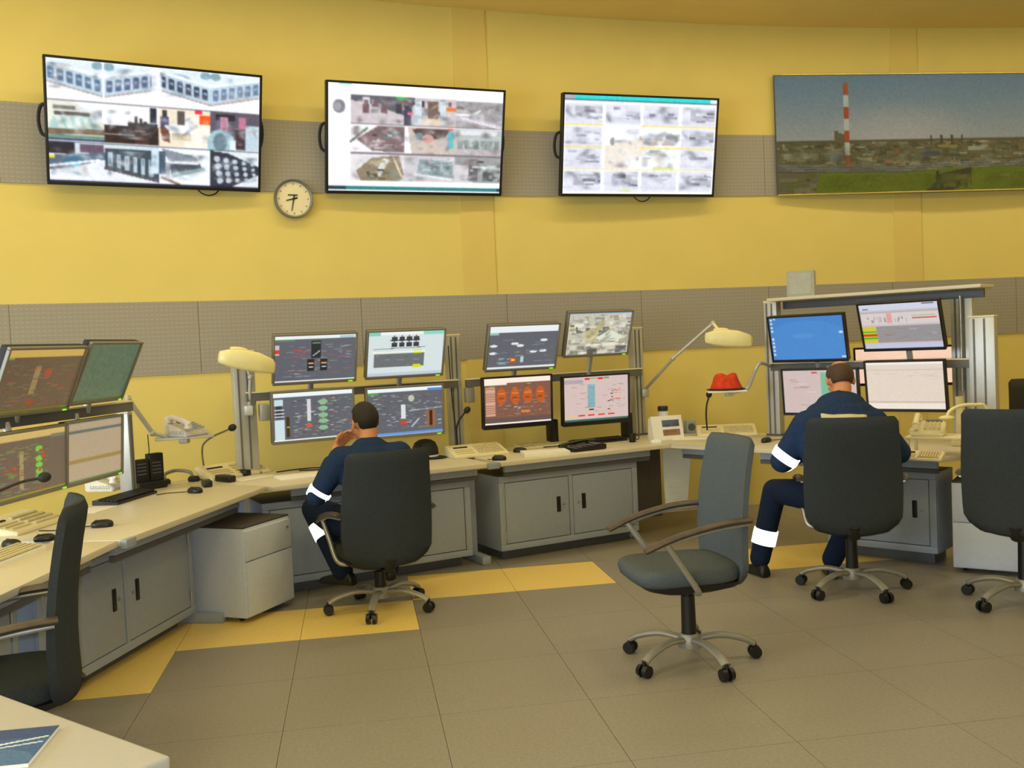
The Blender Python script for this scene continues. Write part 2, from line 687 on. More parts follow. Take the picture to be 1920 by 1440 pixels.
def canvas_obj(name, cv, w, h, m, parent, y=0.0, bend=None):
    """flat sheet w x h (m) facing local -y whose points carry the canvas colours"""
    nx, ny = cv.w, cv.h
    xs = np.linspace(-w / 2, w / 2, nx)
    zs = np.linspace(h / 2, -h / 2, ny)
    X, Zz = np.meshgrid(xs, zs)
    co = np.stack([X, np.full_like(X, y), Zz], -1).reshape(-1, 3)
    ii = np.arange(nx * ny).reshape(ny, nx)
    fa = np.stack([ii[:-1, :-1], ii[1:, :-1], ii[1:, 1:], ii[:-1, 1:]], -1).reshape(-1, 4)
    me = bpy.data.meshes.new(name)
    me.vertices.add(len(co))
    me.vertices.foreach_set('co', co.ravel())
    me.loops.add(fa.size)
    me.loops.foreach_set('vertex_index', fa.ravel().astype(np.int32))
    me.polygons.add(len(fa))
    me.polygons.foreach_set('loop_start', np.arange(0, fa.size, 4, dtype=np.int32))
    me.update(calc_edges=True)
    c = cv.a.reshape(-1, 3)
    c = np.where(c <= .04045, c / 12.92, ((c + .055) / 1.055) ** 2.4)
    at = me.color_attributes.new('Col', 'FLOAT_COLOR', 'POINT')
    at.data.foreach_set('color', np.concatenate([c, np.ones((len(c), 1))], 1).ravel().astype(np.float32))
    me.materials.append(m)
    o = bpy.data.objects.new(name, me)
    COL.objects.link(o)
    o.parent = parent
    return o


WHT = (250, 252, 255)


class Tile:
    """a window into a canvas, own 0..1 coordinates"""

    def __init__(s, cv, x0, y0, x1, y1):
        s.c, s.x0, s.y0, s.x1, s.y1 = cv, x0, y0, x1, y1

    def X(s, x): return s.x0 + (s.x1 - s.x0) * min(1, max(0, x))
    def Y(s, y): return s.y0 + (s.y1 - s.y0) * min(1, max(0, y))
    def rect(s, a, b, c, d, col, al=1): s.c.rect(s.X(a), s.Y(b), s.X(c), s.Y(d), col, al)
    def poly(s, p, col, al=1): s.c.poly([(s.X(a), s.Y(b)) for a, b in p], col, al)
    def line(s, a, b, c, d, t, col, al=1): s.c.line(s.X(a), s.Y(b), s.X(c), s.Y(d), t, col, al)
    def ell(s, a, b, rx, ry, col, al=1): s.c.ell(s.X(a), s.Y(b), rx * (s.x1 - s.x0), ry * (s.y1 - s.y0), col, al)
    def specks(s, n, a, b, c, d, cols, wr=(.05, .2), hr=(.03, .12)):
        s.c.specks(n, s.X(a), s.Y(b), s.X(c), s.Y(d), cols, tuple(v * (s.x1 - s.x0) for v in wr), tuple(v * (s.y1 - s.y0) for v in hr))


def hall(t, flip=False, dark=(88, 110, 140), base=(222, 236, 244)):
    f = (lambda x: 1 - x) if flip else (lambda x: x)
    t.rect(0, 0, 1, 1, base)
    t.poly([(f(0), .12), (f(1), .42), (f(1), .86), (f(0), .56)], (190, 212, 226))
    for i in range(6):
        x = .04 + i * .16
        o = .30 * x
        t.poly([(f(x), .18 + o), (f(x + .10), .21 + o), (f(x + .10), .5 + o), (f(x), .47 + o)], dark)
        t.poly([(f(x + .02), .28 + o), (f(x + .08), .30 + o), (f(x + .08), .36 + o), (f(x + .02), .34 + o)], (150, 180, 205))
    t.poly([(f(0), .58), (f(1), .88), (f(1), 1), (f(0), 1)], (246, 244, 246))
    t.line(f(0), .57, f(1), .87, .012, (176, 156, 152))
    t.line(f(0), .10, f(1), .36, .016, (248, 252, 255))
    t.ell(f(.9), .1, .10, .10, (112, 150, 164), .8)


def cv_tv1():
    c = Cv(224, 128, (235, 240, 246))
    T = lambda i, j, x0=None, x1=None: Tile(c, (i / 4 if x0 is None else x0), j / 3 + .006, ((i + 1) / 4 if x1 is None else x1), (j + 1) / 3 - .008)
    hall(T(0, 0)); hall(T(1, 0), True, (86, 96, 130))
    hall(T(2, 0), False, (60, 66, 92)); hall(T(3, 0), True, (110, 130, 160))
    c.rect(.245, 0, .255, .33, WHT); c.rect(.47, .02, .52, .33, (250, 252, 255), .8)
    t = T(0, 1)
    t.rect(0, 0, 1, 1, (232, 230, 218)); t.rect(.1, .12, .5, .2, (120, 120, 116)); t.rect(.12, .26, .75, .36, (84, 82, 78))
    t.poly([(.1, .4), (.75, .36), (1, .68), (.02, .7)], (176, 212, 206))
    for i in range(5):
        t.poly([(.14 + i * .16, .40), (.22 + i * .16, .39), (.30 + i * .16, .68), (.2 + i * .16, .68)], (224, 236, 226))
    t.poly([(.0, .7), (1, .68), (1, .82), (0, .84)], (120, 100, 70)); t.rect(0, .84, 1, .95, (110, 146, 130)); t.rect(0, .94, 1, 1, (60, 66, 110))
    t.poly([(.5, 0), (1, 0), (1, .5)], WHT)
    t = T(1, 1)
    t.rect(0, 0, 1, .55, (248, 248, 252)); t.rect(.84, .02, .97, .4, (40, 46, 58)); t.rect(0, .52, 1, 1, (52, 38, 36))
    for x, h in ((.55, .25), (.64, .3), (.72, .38)):
        t.rect(x, h, x + .06, .55, (70, 64, 68))
    t.rect(.42, .42, .98, .6, (60, 52, 54)); t.rect(0, .74, .55, .77, (196, 176, 166)); t.rect(.55, .62, .75, .66, (180, 160, 150))
    t.rect(.55, .8, .8, 1, (76, 52, 50))
    t = T(2, 1)
    t.rect(0, 0, 1, 1, (240, 226, 204)); t.rect(.5, .1, 1, 1, (252, 248, 240), .7); t.rect(.03, .22, .2, .6, (70, 66, 110))
    t.poly([(.1, .45), (.55, .3), (.7, .62), (.3, .8)], (250, 248, 246)); t.rect(.25, .62, .62, .82, (214, 200, 166))
    t.poly([(.02, .5), (.2, .55), (.22, .9), (.08, .85)], (112, 62, 40)); t.rect(.35, .05, .5, .4, (90, 84, 82)); t.rect(.08, .04, .16, .2, (60, 54, 60))
    t.rect(.78, .1, 1, .36, (240, 90, 30)); t.rect(.7, -.1, .84, .08, (248, 40, 70))
    t = T(3, 1)
    t.rect(0, 0, 1, 1, (96, 88, 104)); t.rect(.1, .05, .5, .2, (46, 44, 56)); t.rect(.2, .1, .36, .6, (200, 130, 158)); t.rect(.58, .08, .72, .4, (196, 120, 148))
    t.ell(.22, .85, .28, .4, (160, 196, 206)); t.ell(.2, .8, .14, .25, (110, 132, 144)); t.rect(.72, .3, 1, 1, (190, 210, 222)); t.rect(.5, .42, .7, .95, (64, 44, 50))
    t.rect(.4, .72, .52, 1, (220, 240, 246))
    t = T(0, 2)
    t.rect(0, 0, 1, 1, (236, 240, 246)); t.rect(0, 0, .5, .3, (38, 34, 44)); t.rect(.55, .02, .98, .25, (100, 82, 104)); t.rect(.47, 0, .55, .3, (210, 220, 232))
    t.poly([(0, .34), (1, .22), (1, .4), (.45, .62), (0, .72)], (84, 104, 124)); t.ell(.45, .45, .18, .14, (60, 108, 140)); t.rect(.38, .48, .55, .6, (110, 196, 220))
    t.rect(0, .34, .1, .42, (230, 210, 20)); t.line(0, .62, .9, .42, .02, (240, 244, 250))
    t = T(1, 2)
    t.rect(0, 0, 1, 1, (210, 224, 234)); t.poly([(0, .1), (1, .1), (1, .88), (0, .6)], (60, 74, 84))
    for i in range(6):
        x = .06 + i * .15
        t.rect(x, .2 + .03 * i, x + .08, .56 + .05 * i, (186, 206, 218)); t.rect(x + .02, .34, x + .05, .5, (120, 140, 156))
    t.poly([(0, .6), (1, .9), (1, 1), (0, 1)], (232, 238, 246)); t.line(0, .62, 1, .92, .02, (90, 80, 80)); t.rect(.86, .0, 1, .7, (206, 228, 240))
    t = T(2, 2)
    t.rect(0, 0, 1, 1, (240, 244, 248)); t.poly([(.05, .02), (.72, .2), (.76, .32), (.2, .36)], (134, 142, 156)); t.rect(0, .1, .12, .7, (70, 90, 110))
    t.poly([(.2, .42), (.8, .4), (.85, .55), (.25, .76)], (74, 80, 92)); t.poly([(.22, .68), (.9, .48), (.9, .56), (.25, .8)], (130, 164, 160)); t.rect(.12, .38, .22, .8, (170, 176, 184))
    t.line(.05, .8, .4, .98, .02, (140, 110, 90))
    t = T(3, 2)
    t.rect(0, 0, 1, 1, (226, 232, 238)); t.poly([(0, 0), (.35, .05), (1, .4), (1, .62), (.4, 1), (0, 1)], (52, 56, 70))
    for j in range(4):
        for i in range(5):
            t.ell(.14 + i * .18 + .02 * j, .22 + j * .2 + .03 * i * (1 - j * .5), .065 * (1 - i * .1), .085 * (1 - i * .1), (196, 210, 220))
    for y in (1 / 3, 2 / 3):
        c.rect(0, y - .006, 1, y + .006, (60, 62, 72), .85)
    c.rect(0, .985, 1, 1, (24, 26, 60))
    dk = [(70, 84, 100), (120, 140, 158), (240, 246, 252), (206, 222, 234), (150, 132, 124)]
    for j in range(3):
        for i in range(4):
            c.soft(26 if j else 16, i / 4 + .01, j / 3 + (.05 if j else .04), (i + 1) / 4 - .01, j / 3 + (.28 if j else .24), dk, (.008, .035), (.2, .6))
    c.rect(0, .985, 1, 1, (24, 26, 60))
    c.noise(.02, 2)
    c.blur(2)
    return c


def cv_tv2():
    c = Cv(200, 116, (250, 252, 255))
    c.rect(.06, 0, .13, .02, (120, 206, 196)); c.rect(0, .945, 1, .985, (30, 60, 74)); c.rect(.1, .95, .98, .98, (60, 170, 168), .6)
    c.ell(.062, .215, .033, .062, (130, 128, 140)); c.ell(.055, .22, .02, .04, (160, 158, 168))
    gx = [.125, .425, .72, 1.0]
    T = lambda i, j: Tile(c, gx[i], .11 + j * .27, gx[i + 1], .11 + (j + 1) * .27 - .012)
    t = Tile(c, .125, .10, .72, .375)
    t.rect(0, 0, 1, 1, (206, 196, 200)); t.poly([(.0, 0), (.6, 0), (.55, .7), (.2, .3), (0, .2)], (96, 94, 104))
    t.specks(30, .1, .02, .95, .6, [(60, 60, 72), (150, 160, 176), (214, 214, 222), (120, 90, 96)], (.02, .06), (.1, .4))
    t.rect(.42, .0, .52, .1, (60, 180, 80)); t.rect(.6, .1, .66, 1, (216, 232, 240)); t.rect(.84, .1, .9, .9, (210, 226, 236)); t.rect(.72, .1, .82, .8, (120, 100, 88))
    t.rect(.9, .28, 1, .42, (230, 120, 60)); t.rect(.5, .42, .56, .98, (70, 72, 96)); t.rect(.53, .5, .58, .62, (236, 110, 140)); t.rect(.66, .7, .86, .95, (226, 208, 186))
    t = T(2, 0)
    t.rect(0, 0, 1, 1, (160, 156, 160)); t.specks(10, 0, .02, 1, .3, [(120, 118, 116), (150, 146, 146)])
    t.poly([(0, .3), (.5, .42), (.4, .6), (1, .86), (1, 1), (0, .72)], (196, 190, 198)); t.line(0, .5, .35, .5, .02, WHT); t.line(.35, .5, .5, .34, .015, WHT); t.line(.1, .62, .95, .96, .015, (236, 236, 240))
    t = T(0, 1)
    t.rect(0, 0, 1, 1, (244, 242, 246)); t.poly([(.1, .5), (.5, 0), (1, 0), (1, .95), (.4, .9)], (130, 106, 108)); t.specks(22, .35, .05, .98, .9, [(70, 54, 62), (160, 150, 150), (90, 140, 140), (206, 196, 196)])
    t.line(0, .6, .3, .1, .02, (90, 110, 100))
    t = T(1, 1)
    t.rect(0, 0, 1, 1, (206, 192, 182)); t.poly([(.15, .05), (.9, .02), (.8, .3), (.45, .5), (.25, .4)], (92, 66, 66)); t.ell(.45, .4, .12, .16, (214, 160, 150)); t.ell(.28, .3, .08, .12, (110, 140, 144))
    t.rect(.84, .1, .97, .72, (90, 196, 204)); t.poly([(0, 0), (.06, 0), (.14, 1), (0, 1)], WHT); t.rect(.84, .0, .95, .06, (250, 70, 80))
    t = T(2, 1)
    t.rect(0, 0, 1, 1, (186, 194, 194)); t.rect(.05, .4, .95, .72, (140, 152, 148)); t.specks(16, .05, .36, .95, .75, [(110, 124, 120), (176, 188, 186), (206, 214, 214)], (.03, .08), (.1, .3)); t.rect(.1, .03, .9, .2, (226, 230, 236)); t.rect(0, .74, 1, .95, (196, 184, 188))
    t = T(0, 2)
    t.rect(0, 0, 1, 1, (230, 228, 230)); t.poly([(.1, .6), (.4, .1), (.9, 0), (1, .7), (.9, 1), (.2, 1)], (140, 128, 104)); t.poly([(.45, .7), (.6, .12), (.72, .15), (.55, .8)], (232, 234, 224)); t.specks(12, .3, .1, .7, .9, [(60, 58, 44), (170, 160, 120)]); t.line(.8, .1, 1, .95, .02, (226, 210, 180))
    t = T(1, 2)
    t.rect(0, 0, 1, 1, (206, 204, 210)); t.poly([(.3, .1), (.98, .2), (.95, .8), (.25, .65)], (140, 160, 164)); t.specks(22, .3, .2, .92, .7, [(110, 132, 138), (176, 194, 196), (90, 104, 108)]); t.line(.2, .68, .95, .86, .02, (236, 236, 240))
    t = T(2, 2)
    t.rect(0, 0, 1, 1, (160, 160, 162)); t.rect(0, .3, .4, 1, (214, 212, 216)); t.rect(.3, .05, .5, .9, (110, 108, 112)); t.rect(.6, .5, .98, .9, (84, 90, 90)); t.line(.4, .35, 1, .4, .02, (220, 240, 236)); t.rect(.68, .3, .9, .42, (196, 216, 212)); t.specks(12, 0, .1, 1, .9, [(60, 60, 64), (214, 214, 220), (150, 150, 150)])
    for j in (1, 2, 3):
        c.rect(.125, .10 + j * .27 - .01, 1, .10 + j * .27 + .004, (120, 112, 122)) if j < 3 else None
    c.rect(.125, .90, 1, .945, WHT)
    for j in range(3):
        for i in range(3):
            c.soft(30, gx[i], .12 + j * .27, gx[i + 1], .36 + j * .27, [(84, 80, 84), (206, 200, 204), (150, 144, 146), (236, 236, 240), (120, 104, 98), (150, 168, 170)], (.008, .035), (.25, .65))
    c.noise(.016, 2)
    c.blur(2)
    return c


def cv_tv3():
    c = Cv(184, 108, (246, 248, 255))
    c.rect(.0, 0, 1, .05, (40, 214, 214)); c.rect(0, 0, .07, .05, (170, 170, 186)); c.rect(.95, .01, 1, .05, (236, 240, 246)); c.rect(0, .05, 1, .06, (40, 44, 60))
    gr = lambda: [(176, 178, 192), (206, 208, 220), (140, 142, 158), (232, 234, 246), (96, 98, 112)]
    gx = [.0, .255, .50, .755, 1.0]
    gy = [.07, .30, .52, .75, .98]
    for j in range(4):
        for i in range(4):
            if j in (1, 2) and i in (1, 2):
                continue
            t = Tile(c, gx[i] + .012, gy[j] + .012, gx[i + 1] - .01, gy[j + 1] - .01)
            t.rect(0, 0, 1, 1, (224, 226, 240))
            if (i, j) in ((0, 0), (3, 0), (0, 3), (1, 3), (3, 3), (3, 1)):
                t.rect(.25, .15, 1, .7, (178, 180, 192))
                t.specks(9, .2, .1, 1, .75, gr()[2:], (.1, .4), (.06, .16))
            else:
                t.specks(10, .05, .1, .95, .7, gr()[:4], (.1, .4), (.05, .14))
            t.line(0, .6 + .2 * ((i + j) % 2), 1, .85, .02, (214, 216, 228))
    t = Tile(c, .265, .31, .755, .745)
    t.rect(0, 0, 1, 1, (248, 250, 252)); t.poly([(0, .45), (.5, .25), (.6, .5), (.3, 1), (0, 1)], (236, 228, 216)); t.ell(.1, .34, .03, .09, (150, 160, 150))
    t.poly([(.5, .3), (.78, .1), (1, .15), (1, .3), (.6, .45)], (184, 190, 192)); t.specks(14, .45, .12, .98, .42, [(140, 146, 150), (220, 226, 230), (196, 176, 160)]); t.poly([(.35, .78), (.75, .5), (1, .55), (.6, .95), (.4, .95)], (252, 254, 255)); t.specks(10, .5, .5, .98, .9, [(206, 226, 226), (160, 166, 172), (230, 240, 238)]); t.rect(.65, .92, .95, .98, (214, 226, 160))
    for j, y in enumerate(gy[1:4]):
        for x0, x1 in ((0, .25), (.5, 1)) if j in (0, 1) else ((0, 1),):
            c.rect(x0, y - .012, x1, y + .004, (236, 224, 140))
    c.rect(.37, .965, .45, .975, (226, 230, 30))
    for j in range(4):
        for i in range(4):
            c.soft(9, gx[i] + .012, gy[j] + .02, gx[i + 1] - .012, gy[j + 1] - .03, [(120, 122, 138), (160, 162, 178), (206, 208, 222), (240, 242, 252)], (.015, .05), (.3, .8))
    c.soft(14, .5, .35, .75, .72, [(150, 156, 160), (214, 220, 226), (190, 180, 170), (236, 240, 244)], (.015, .05), (.3, .7))
    c.noise(.014, 3)
    c.blur(2)
    return c


def cv_scada(kind):
    c = Cv(150, 94, (98, 100, 108))
    pal = [(220, 224, 226), (170, 176, 180), (200, 70, 60), (90, 190, 100), (70, 72, 80)]
    hd = (232, 240, 240)
    if kind == 'A':      # M1 upper left
        c.rect(0, 0, 1, .09, hd); c.rect(.8, .03, .98, .08, (176, 200, 214)); c.rect(0, .09, .25, .13, (110, 150, 100), .6)
        c.rect(.01, .2, .06, .42, (190, 196, 200)); c.rect(.01, .3, .06, .38, (226, 60, 40))
        c.specks(80, .1, .2, .95, .9, [(176, 96, 92), (140, 160, 160), (160, 166, 170), (120, 120, 128)], (.03, .12))
        c.rect(.45, .13, .57, .5, (44, 46, 48)); c.rect(.46, .16, .56, .19, (90, 150, 90)); c.line(.47, .45, .55, .35, .02, (190, 206, 210))
        for x in (.4, .56):
            c.rect(x, .52, x + .09, .78, (40, 38, 40)); c.rect(x + .01, .6, x + .08, .63, (220, 170, 110)); c.rect(x + .02, .68, x + .07, .7, (226, 230, 230))
        c.specks(10, .2, .28, .44, .45, [(206, 76, 66)], (.03, .1)); c.rect(0, .965, 1, 1, (236, 240, 240))
    elif kind == 'B':    # M1 upper right
        c = Cv(150, 94, (214, 226, 226))
        c.rect(0, 0, .16, .1, (130, 206, 190)); c.rect(.72, 0, 1, .1, (140, 214, 198)); c.rect(.16, .02, .72, .08, (236, 242, 242))
        for j in (0, 1):
            for i in range(4):
                c.rect(.31 + i * .095, .13 + j * .13, .38 + i * .095, .22 + j * .13, (56, 58, 60)); c.rect(.335 + i * .095, .1 + j * .15, .35 + i * .095, .3, (70, 72, 74))
        c.rect(.29, .19, .68, .215, (60, 60, 62)); c.line(.08, .39, .75, .37, .012, (90, 98, 100))
        c.rect(.09, .5, .75, .8, (108, 112, 114)); c.specks(28, .1, .52, .74, .78, [(70, 150, 90), (160, 166, 170), (150, 80, 70), (84, 86, 90)], (.02, .07))
        c.rect(.6, .43, .71, .51, (214, 220, 20)); c.rect(.6, .76, .71, .83, (214, 220, 20)); c.rect(.07, .45, .76, .48, (240, 244, 226)); c.rect(0, .93, 1, 1, (190, 204, 214))
    elif kind == 'C':    # M1 lower left
        c.rect(0, 0, 1, .1, (236, 246, 246)); c.rect(.02, .14, .13, .27, (196, 222, 230)); c.rect(.04, .27, .11, .52, (60, 62, 66))
        for y in (.34, .41, .48):
            c.rect(.02, y, .14, y + .025, (214, 222, 226))
        c.rect(.02, .55, .14, .97, (206, 226, 228)); c.rect(.16, .5, .2, .92, (70, 54, 20)); c.rect(.17, .7, .2, .72, (220, 200, 120))
        c.specks(190, .22, .14, .98, .92, [(196, 204, 204), (130, 180, 130), (180, 110, 96), (150, 154, 158), (70, 72, 76)], (.02, .07))
        c.rect(.42, .16, .47, .62, (214, 218, 220)); c.rect(.41, .68, .48, .74, (214, 90, 70))
        for y in (.2, .34, .48, .6, .74):
            c.ell(.62, y + .03, .06, .05, (150, 206, 150), .8)
        c.rect(0, .965, 1, 1, (240, 244, 246))
    elif kind == 'D':    # M1 lower right
        c.rect(0, 0, 1, .08, (236, 246, 248)); c.rect(.8, .04, 1, .1, (90, 140, 206)); c.rect(0, .09, .15, .14, (80, 180, 80), .7); c.rect(0, .94, 1, .985, (100, 150, 220)); c.rect(0, .985, 1, 1, WHT)
        c.specks(170, .02, .14, .98, .88, [(176, 184, 184), (130, 140, 140), (150, 130, 100), (206, 210, 210), (74, 76, 82)], (.02, .07))
        c.rect(.44, .36, .5, .66, (220, 226, 228)); c.rect(.43, .7, .51, .78, (226, 60, 36)); c.rect(.78, .5, .9, .86, (150, 100, 70)); c.rect(.82, .52, .86, .84, (50, 34, 20)); c.line(.58, .84, .68, .68, .03, (190, 196, 200)); c.line(.55, .5, 1, .46, .014, (190, 196, 196)); c.ell(.58, .24, .04, .07, (190, 200, 170))
    elif kind == 'E':    # M2 upper left
        c.rect(0, 0, 1, .16, (232, 240, 242)); c.rect(0, .16, .14, .21, (150, 196, 180)); c.rect(0, .95, 1, 1, (228, 234, 232))
        for x, y in ((.08, .46), (.38, .42), (.46, .47), (.8, .36), (.08, .63), (.66, .62), (.8, .61)):
            c.ell(x, y, .055, .03, (226, 232, 236))
        c.rect(.33, .74, .42, .86, (200, 80, 30)); c.rect(.35, .78, .4, .82, (250, 200, 90)); c.rect(.48, .72, .53, .86, (176, 206, 214)); c.specks(22, .1, .25, .95, .92, [(130, 150, 154), (150, 156, 160)], (.05, .16), (.006, .015)); c.specks(10, .12, .74, .32, .92, [(150, 190, 190)], (.05, .15))
    elif kind == 'F':    # M2 upper right, camera mosaic
        c = Cv(150, 96, (196, 194, 178))
        c.rect(0, 0, 1, .035, (70, 130, 210)); c.specks(120, 0, .05, 1, 1, [(110, 108, 96), (214, 210, 190), (160, 156, 136), (230, 228, 214), (140, 140, 134), (180, 170, 130)], (.05, .16), (.04, .1))
        c.poly([(.28, .45), (.5, .35), (.48, .7), (.3, .72)], (196, 182, 130)); c.poly([(.45, .62), (.68, .42), (.95, .62), (.75, .7), (.55, .68)], (220, 228, 208)); c.rect(.32, .75, .95, .8, (232, 228, 206)); c.rect(.35, .88, .5, 1, (84, 82, 74)); c.rect(.8, .82, .98, .98, (96, 94, 100)); c.soft(120, 0, .05, 1, 1, [(110, 108, 96), (214, 210, 190), (160, 156, 136), (236, 234, 220), (96, 94, 90)], (.015, .07), (.2, .6))
    elif kind == 'G':    # M2 lower left, orange
        c = Cv(150, 104, (132, 90, 74))
        c.rect(0, 0, 1, .12, (252, 236, 222)); c.rect(0, .12, .34, .15, (252, 236, 222)); c.rect(0, .86, 1, .965, (104, 84, 80)); c.rect(0, .965, 1, 1, (255, 240, 232))
        for i in range(17):
            y = .2 + i * .037
            c.rect(.03, y, .17, y + .02, (244, 190, 160))
        for i, x in enumerate((.26, .46, .65, .84)):
            c.ell(x, .4, .07, .18, (196, 92, 34)); c.rect(x - .05, .33, x + .05, .36, (228, 130, 60)); c.rect(x - .04, .42, x + .03, .46, (150, 70, 30))
        c.specks(60, .2, .16, .98, .84, [(180, 100, 60), (150, 130, 130), (110, 76, 64), (170, 150, 140)], (.02, .09)); c.specks(16, .2, .56, .95, .68, [(170, 170, 180)], (.03, .08)); c.rect(.08, .17, .16, .19, (90, 180, 90)); c.rect(.64, .14, .7, .16, (90, 200, 90)); c.rect(.55, .72, .68, .77, (230, 130, 60))
    elif kind == 'H':    # M2 lower right, pinkish
        c = Cv(150, 104, (214, 190, 186))
        c.rect(.0, .07, .3, .15, (176, 166, 170)); c.rect(.33, .04, .4, .075, (226, 20, 24)); c.rect(.53, .04, .61, .075, (226, 20, 24)); c.rect(.4, .04, .52, .06, (110, 170, 110)); c.rect(.62, .03, .7, .07, (90, 170, 100))
        c.rect(.37, .18, .48, .7, (130, 176, 182)); c.specks(20, .38, .2, .47, .68, [(100, 150, 160), (160, 196, 200)]); c.rect(.39, .73, .46, .76, (40, 44, 50)); c.specks(40, .05, .16, .95, .82, [(206, 110, 100), (170, 140, 140), (196, 170, 168), (150, 150, 110)], (.03, .1)); c.specks(8, .65, .25, .76, .78, [(50, 46, 50)], (.03, .05), (.012, .02)); c.specks(8, .76, .3, .88, .55, [(226, 70, 50)], (.04, .1))
        for x in (.22, .37, .53, .68):
            c.rect(x, .855, x + .1, .885, (240, 24, 22))
        c.rect(.0, .95, 1, 1, (50, 110, 96)); c.rect(.04, .86, .2, .88, (226, 200, 130))
    elif kind == 'L1':   # left upper left; left-hand screens have yellow reflections and off-angle dimming painted in
        c = Cv(140, 90, (100, 82, 62))
        c.rect(0, 0, 1, .13, (198, 164, 84)); c.rect(0, .13, .1, .17, (130, 140, 60)); c.poly([(.40, .28), (.47, .28), (.47, .72), (.40, .72)], (150, 124, 82)); c.specks(140, .02, .22, .98, .95, [(140, 100, 66), (120, 104, 88), (150, 70, 44), (90, 74, 54), (110, 116, 70)], (.02, .1)); c.ell(.45, .85, .06, .05, (150, 66, 40)); c.ell(.58, .4, .05, .08, (150, 78, 46)); c.rect(0, .97, 1, 1, (110, 110, 20)); c.rect(.9, .985, .98, 1, (150, 200, 10))
    elif kind == 'L2':   # left upper right, plain green
        c = Cv(80, 64, (84, 104, 80)); c.rect(0, 0, 1, .03, (104, 116, 90)); c.rect(0, .97, 1, 1, (96, 104, 60)); c.noise(.012, 3)
    elif kind == 'L3':   # left lower left
        c = Cv(140, 90, (110, 94, 76))
        c.rect(0, 0, 1, .12, (206, 176, 104)); c.rect(.78, .1, 1, .16, (116, 124, 100)); c.rect(.32, .3, .38, .9, (166, 144, 96)); c.specks(150, .02, .2, .72, .95, [(120, 150, 60), (150, 90, 60), (140, 140, 100), (96, 84, 70)], (.03, .12))
        for y in (.3, .46, .56, .66, .76):
            c.ell(.6, y, .05, .045, (120, 206, 70), .9)
        c.specks(6, .05, .3, .9, .95, [(200, 70, 30)], (.03, .06), (.03, .06)); c.rect(0, .97, 1, 1, (150, 140, 40))
    elif kind == 'L4':   # left lower right, pale with stripe
        c = Cv(80, 64, (178, 158, 128)); c.rect(0, .14, 1, .19, (96, 104, 96)); c.rect(0, .62, 1, .69, (156, 128, 70)); c.rect(0, 0, 1, .03, (140, 140, 120)); c.rect(0, .97, 1, 1, (90, 130, 70))
    elif kind == 'R1':   # blue desktop
        c = Cv(130, 84, (66, 130, 200))
        c.ell(.5, .6, .6, .5, (74, 140, 208), .6); c.ell(.45, .45, .16, .06, (96, 150, 212), .5)
        for i in range(10):
            c.rect(.015, .03 + i * .09, .05, .08 + i * .09, (206, 216, 230)) if i != 4 else None
        c.rect(.93, .37, .975, .42, (210, 224, 236)); c.rect(.93, .93, .99, .97, (206, 220, 240)); c.rect(.06, .02, .09, .06, (200, 210, 220))
    elif kind == 'R2':   # chart
        c = Cv(150, 96, (200, 190, 196))
        c.rect(0, 0, 1, .15, (206, 210, 226)); c.rect(.05, .1, .12, .12, (90, 90, 100)); c.rect(.8, .03, .95, .05, (70, 70, 80)); c.rect(0, .19, 1, .2, (150, 146, 150))
        c.rect(.02, .22, 1, .46, (214, 204, 200)); c.specks(26, .05, .26, .6, .42, [(150, 146, 150), (180, 176, 176)], (.01, .02), (.05, .1)); c.rect(.34, .22, .41, .44, (226, 150, 140), .8); c.rect(.66, .33, .96, .355, (206, 30, 30)); c.rect(.66, .28, .94, .3, (170, 186, 140))
        c.rect(.0, .5, 1, .86, (150, 144, 148)); c.rect(.0, .5, .19, .86, (214, 190, 60)); c.rect(.0, .6, .19, .64, (30, 190, 40)); c.rect(.0, .67, .19, .72, (214, 60, 20)); c.rect(.0, .74, .19, .78, (40, 190, 40)); c.specks(22, .25, .52, .98, .8, [(120, 180, 130), (190, 188, 192), (150, 120, 116), (96, 170, 110)], (.04, .12)); c.rect(0, .86, 1, .9, (206, 186, 190)); c.rect(0, .9, 1, 1, (190, 196, 224))
    elif kind == 'R3':
        c = Cv(90, 60, (206, 186, 182)); c.rect(.4, .05, .48, .09, (206, 50, 60)); c.rect(.52, .06, .66, .6, (120, 186, 150)); c.specks(26, .03, .1, .95, .9, [(206, 130, 120), (170, 150, 150), (226, 206, 204)], (.05, .15))
    elif kind == 'R4':   # white table
        c = Cv(100, 66, (226, 210, 194)); c.rect(0, 0, 1, .06, (240, 236, 232)); c.rect(0, .1, 1, .11, (190, 176, 164)); c.rect(0, .17, 1, .18, (200, 184, 170)); c.rect(0, .84, 1, .86, (196, 180, 168)); c.rect(0, .87, 1, 1, (238, 226, 214)); c.specks(24, .05, .2, .95, .4, [(210, 194, 180), (216, 200, 188)], (.05, .2))
    elif kind == 'BK':
        c = Cv(60, 30, (246, 206, 178)); c.rect(0, .3, 1, .36, (236, 190, 160)); c.rect(.1, .6, .9, .66, (240, 198, 170))
    c.noise(.012)
    c.blur(1)
    return c


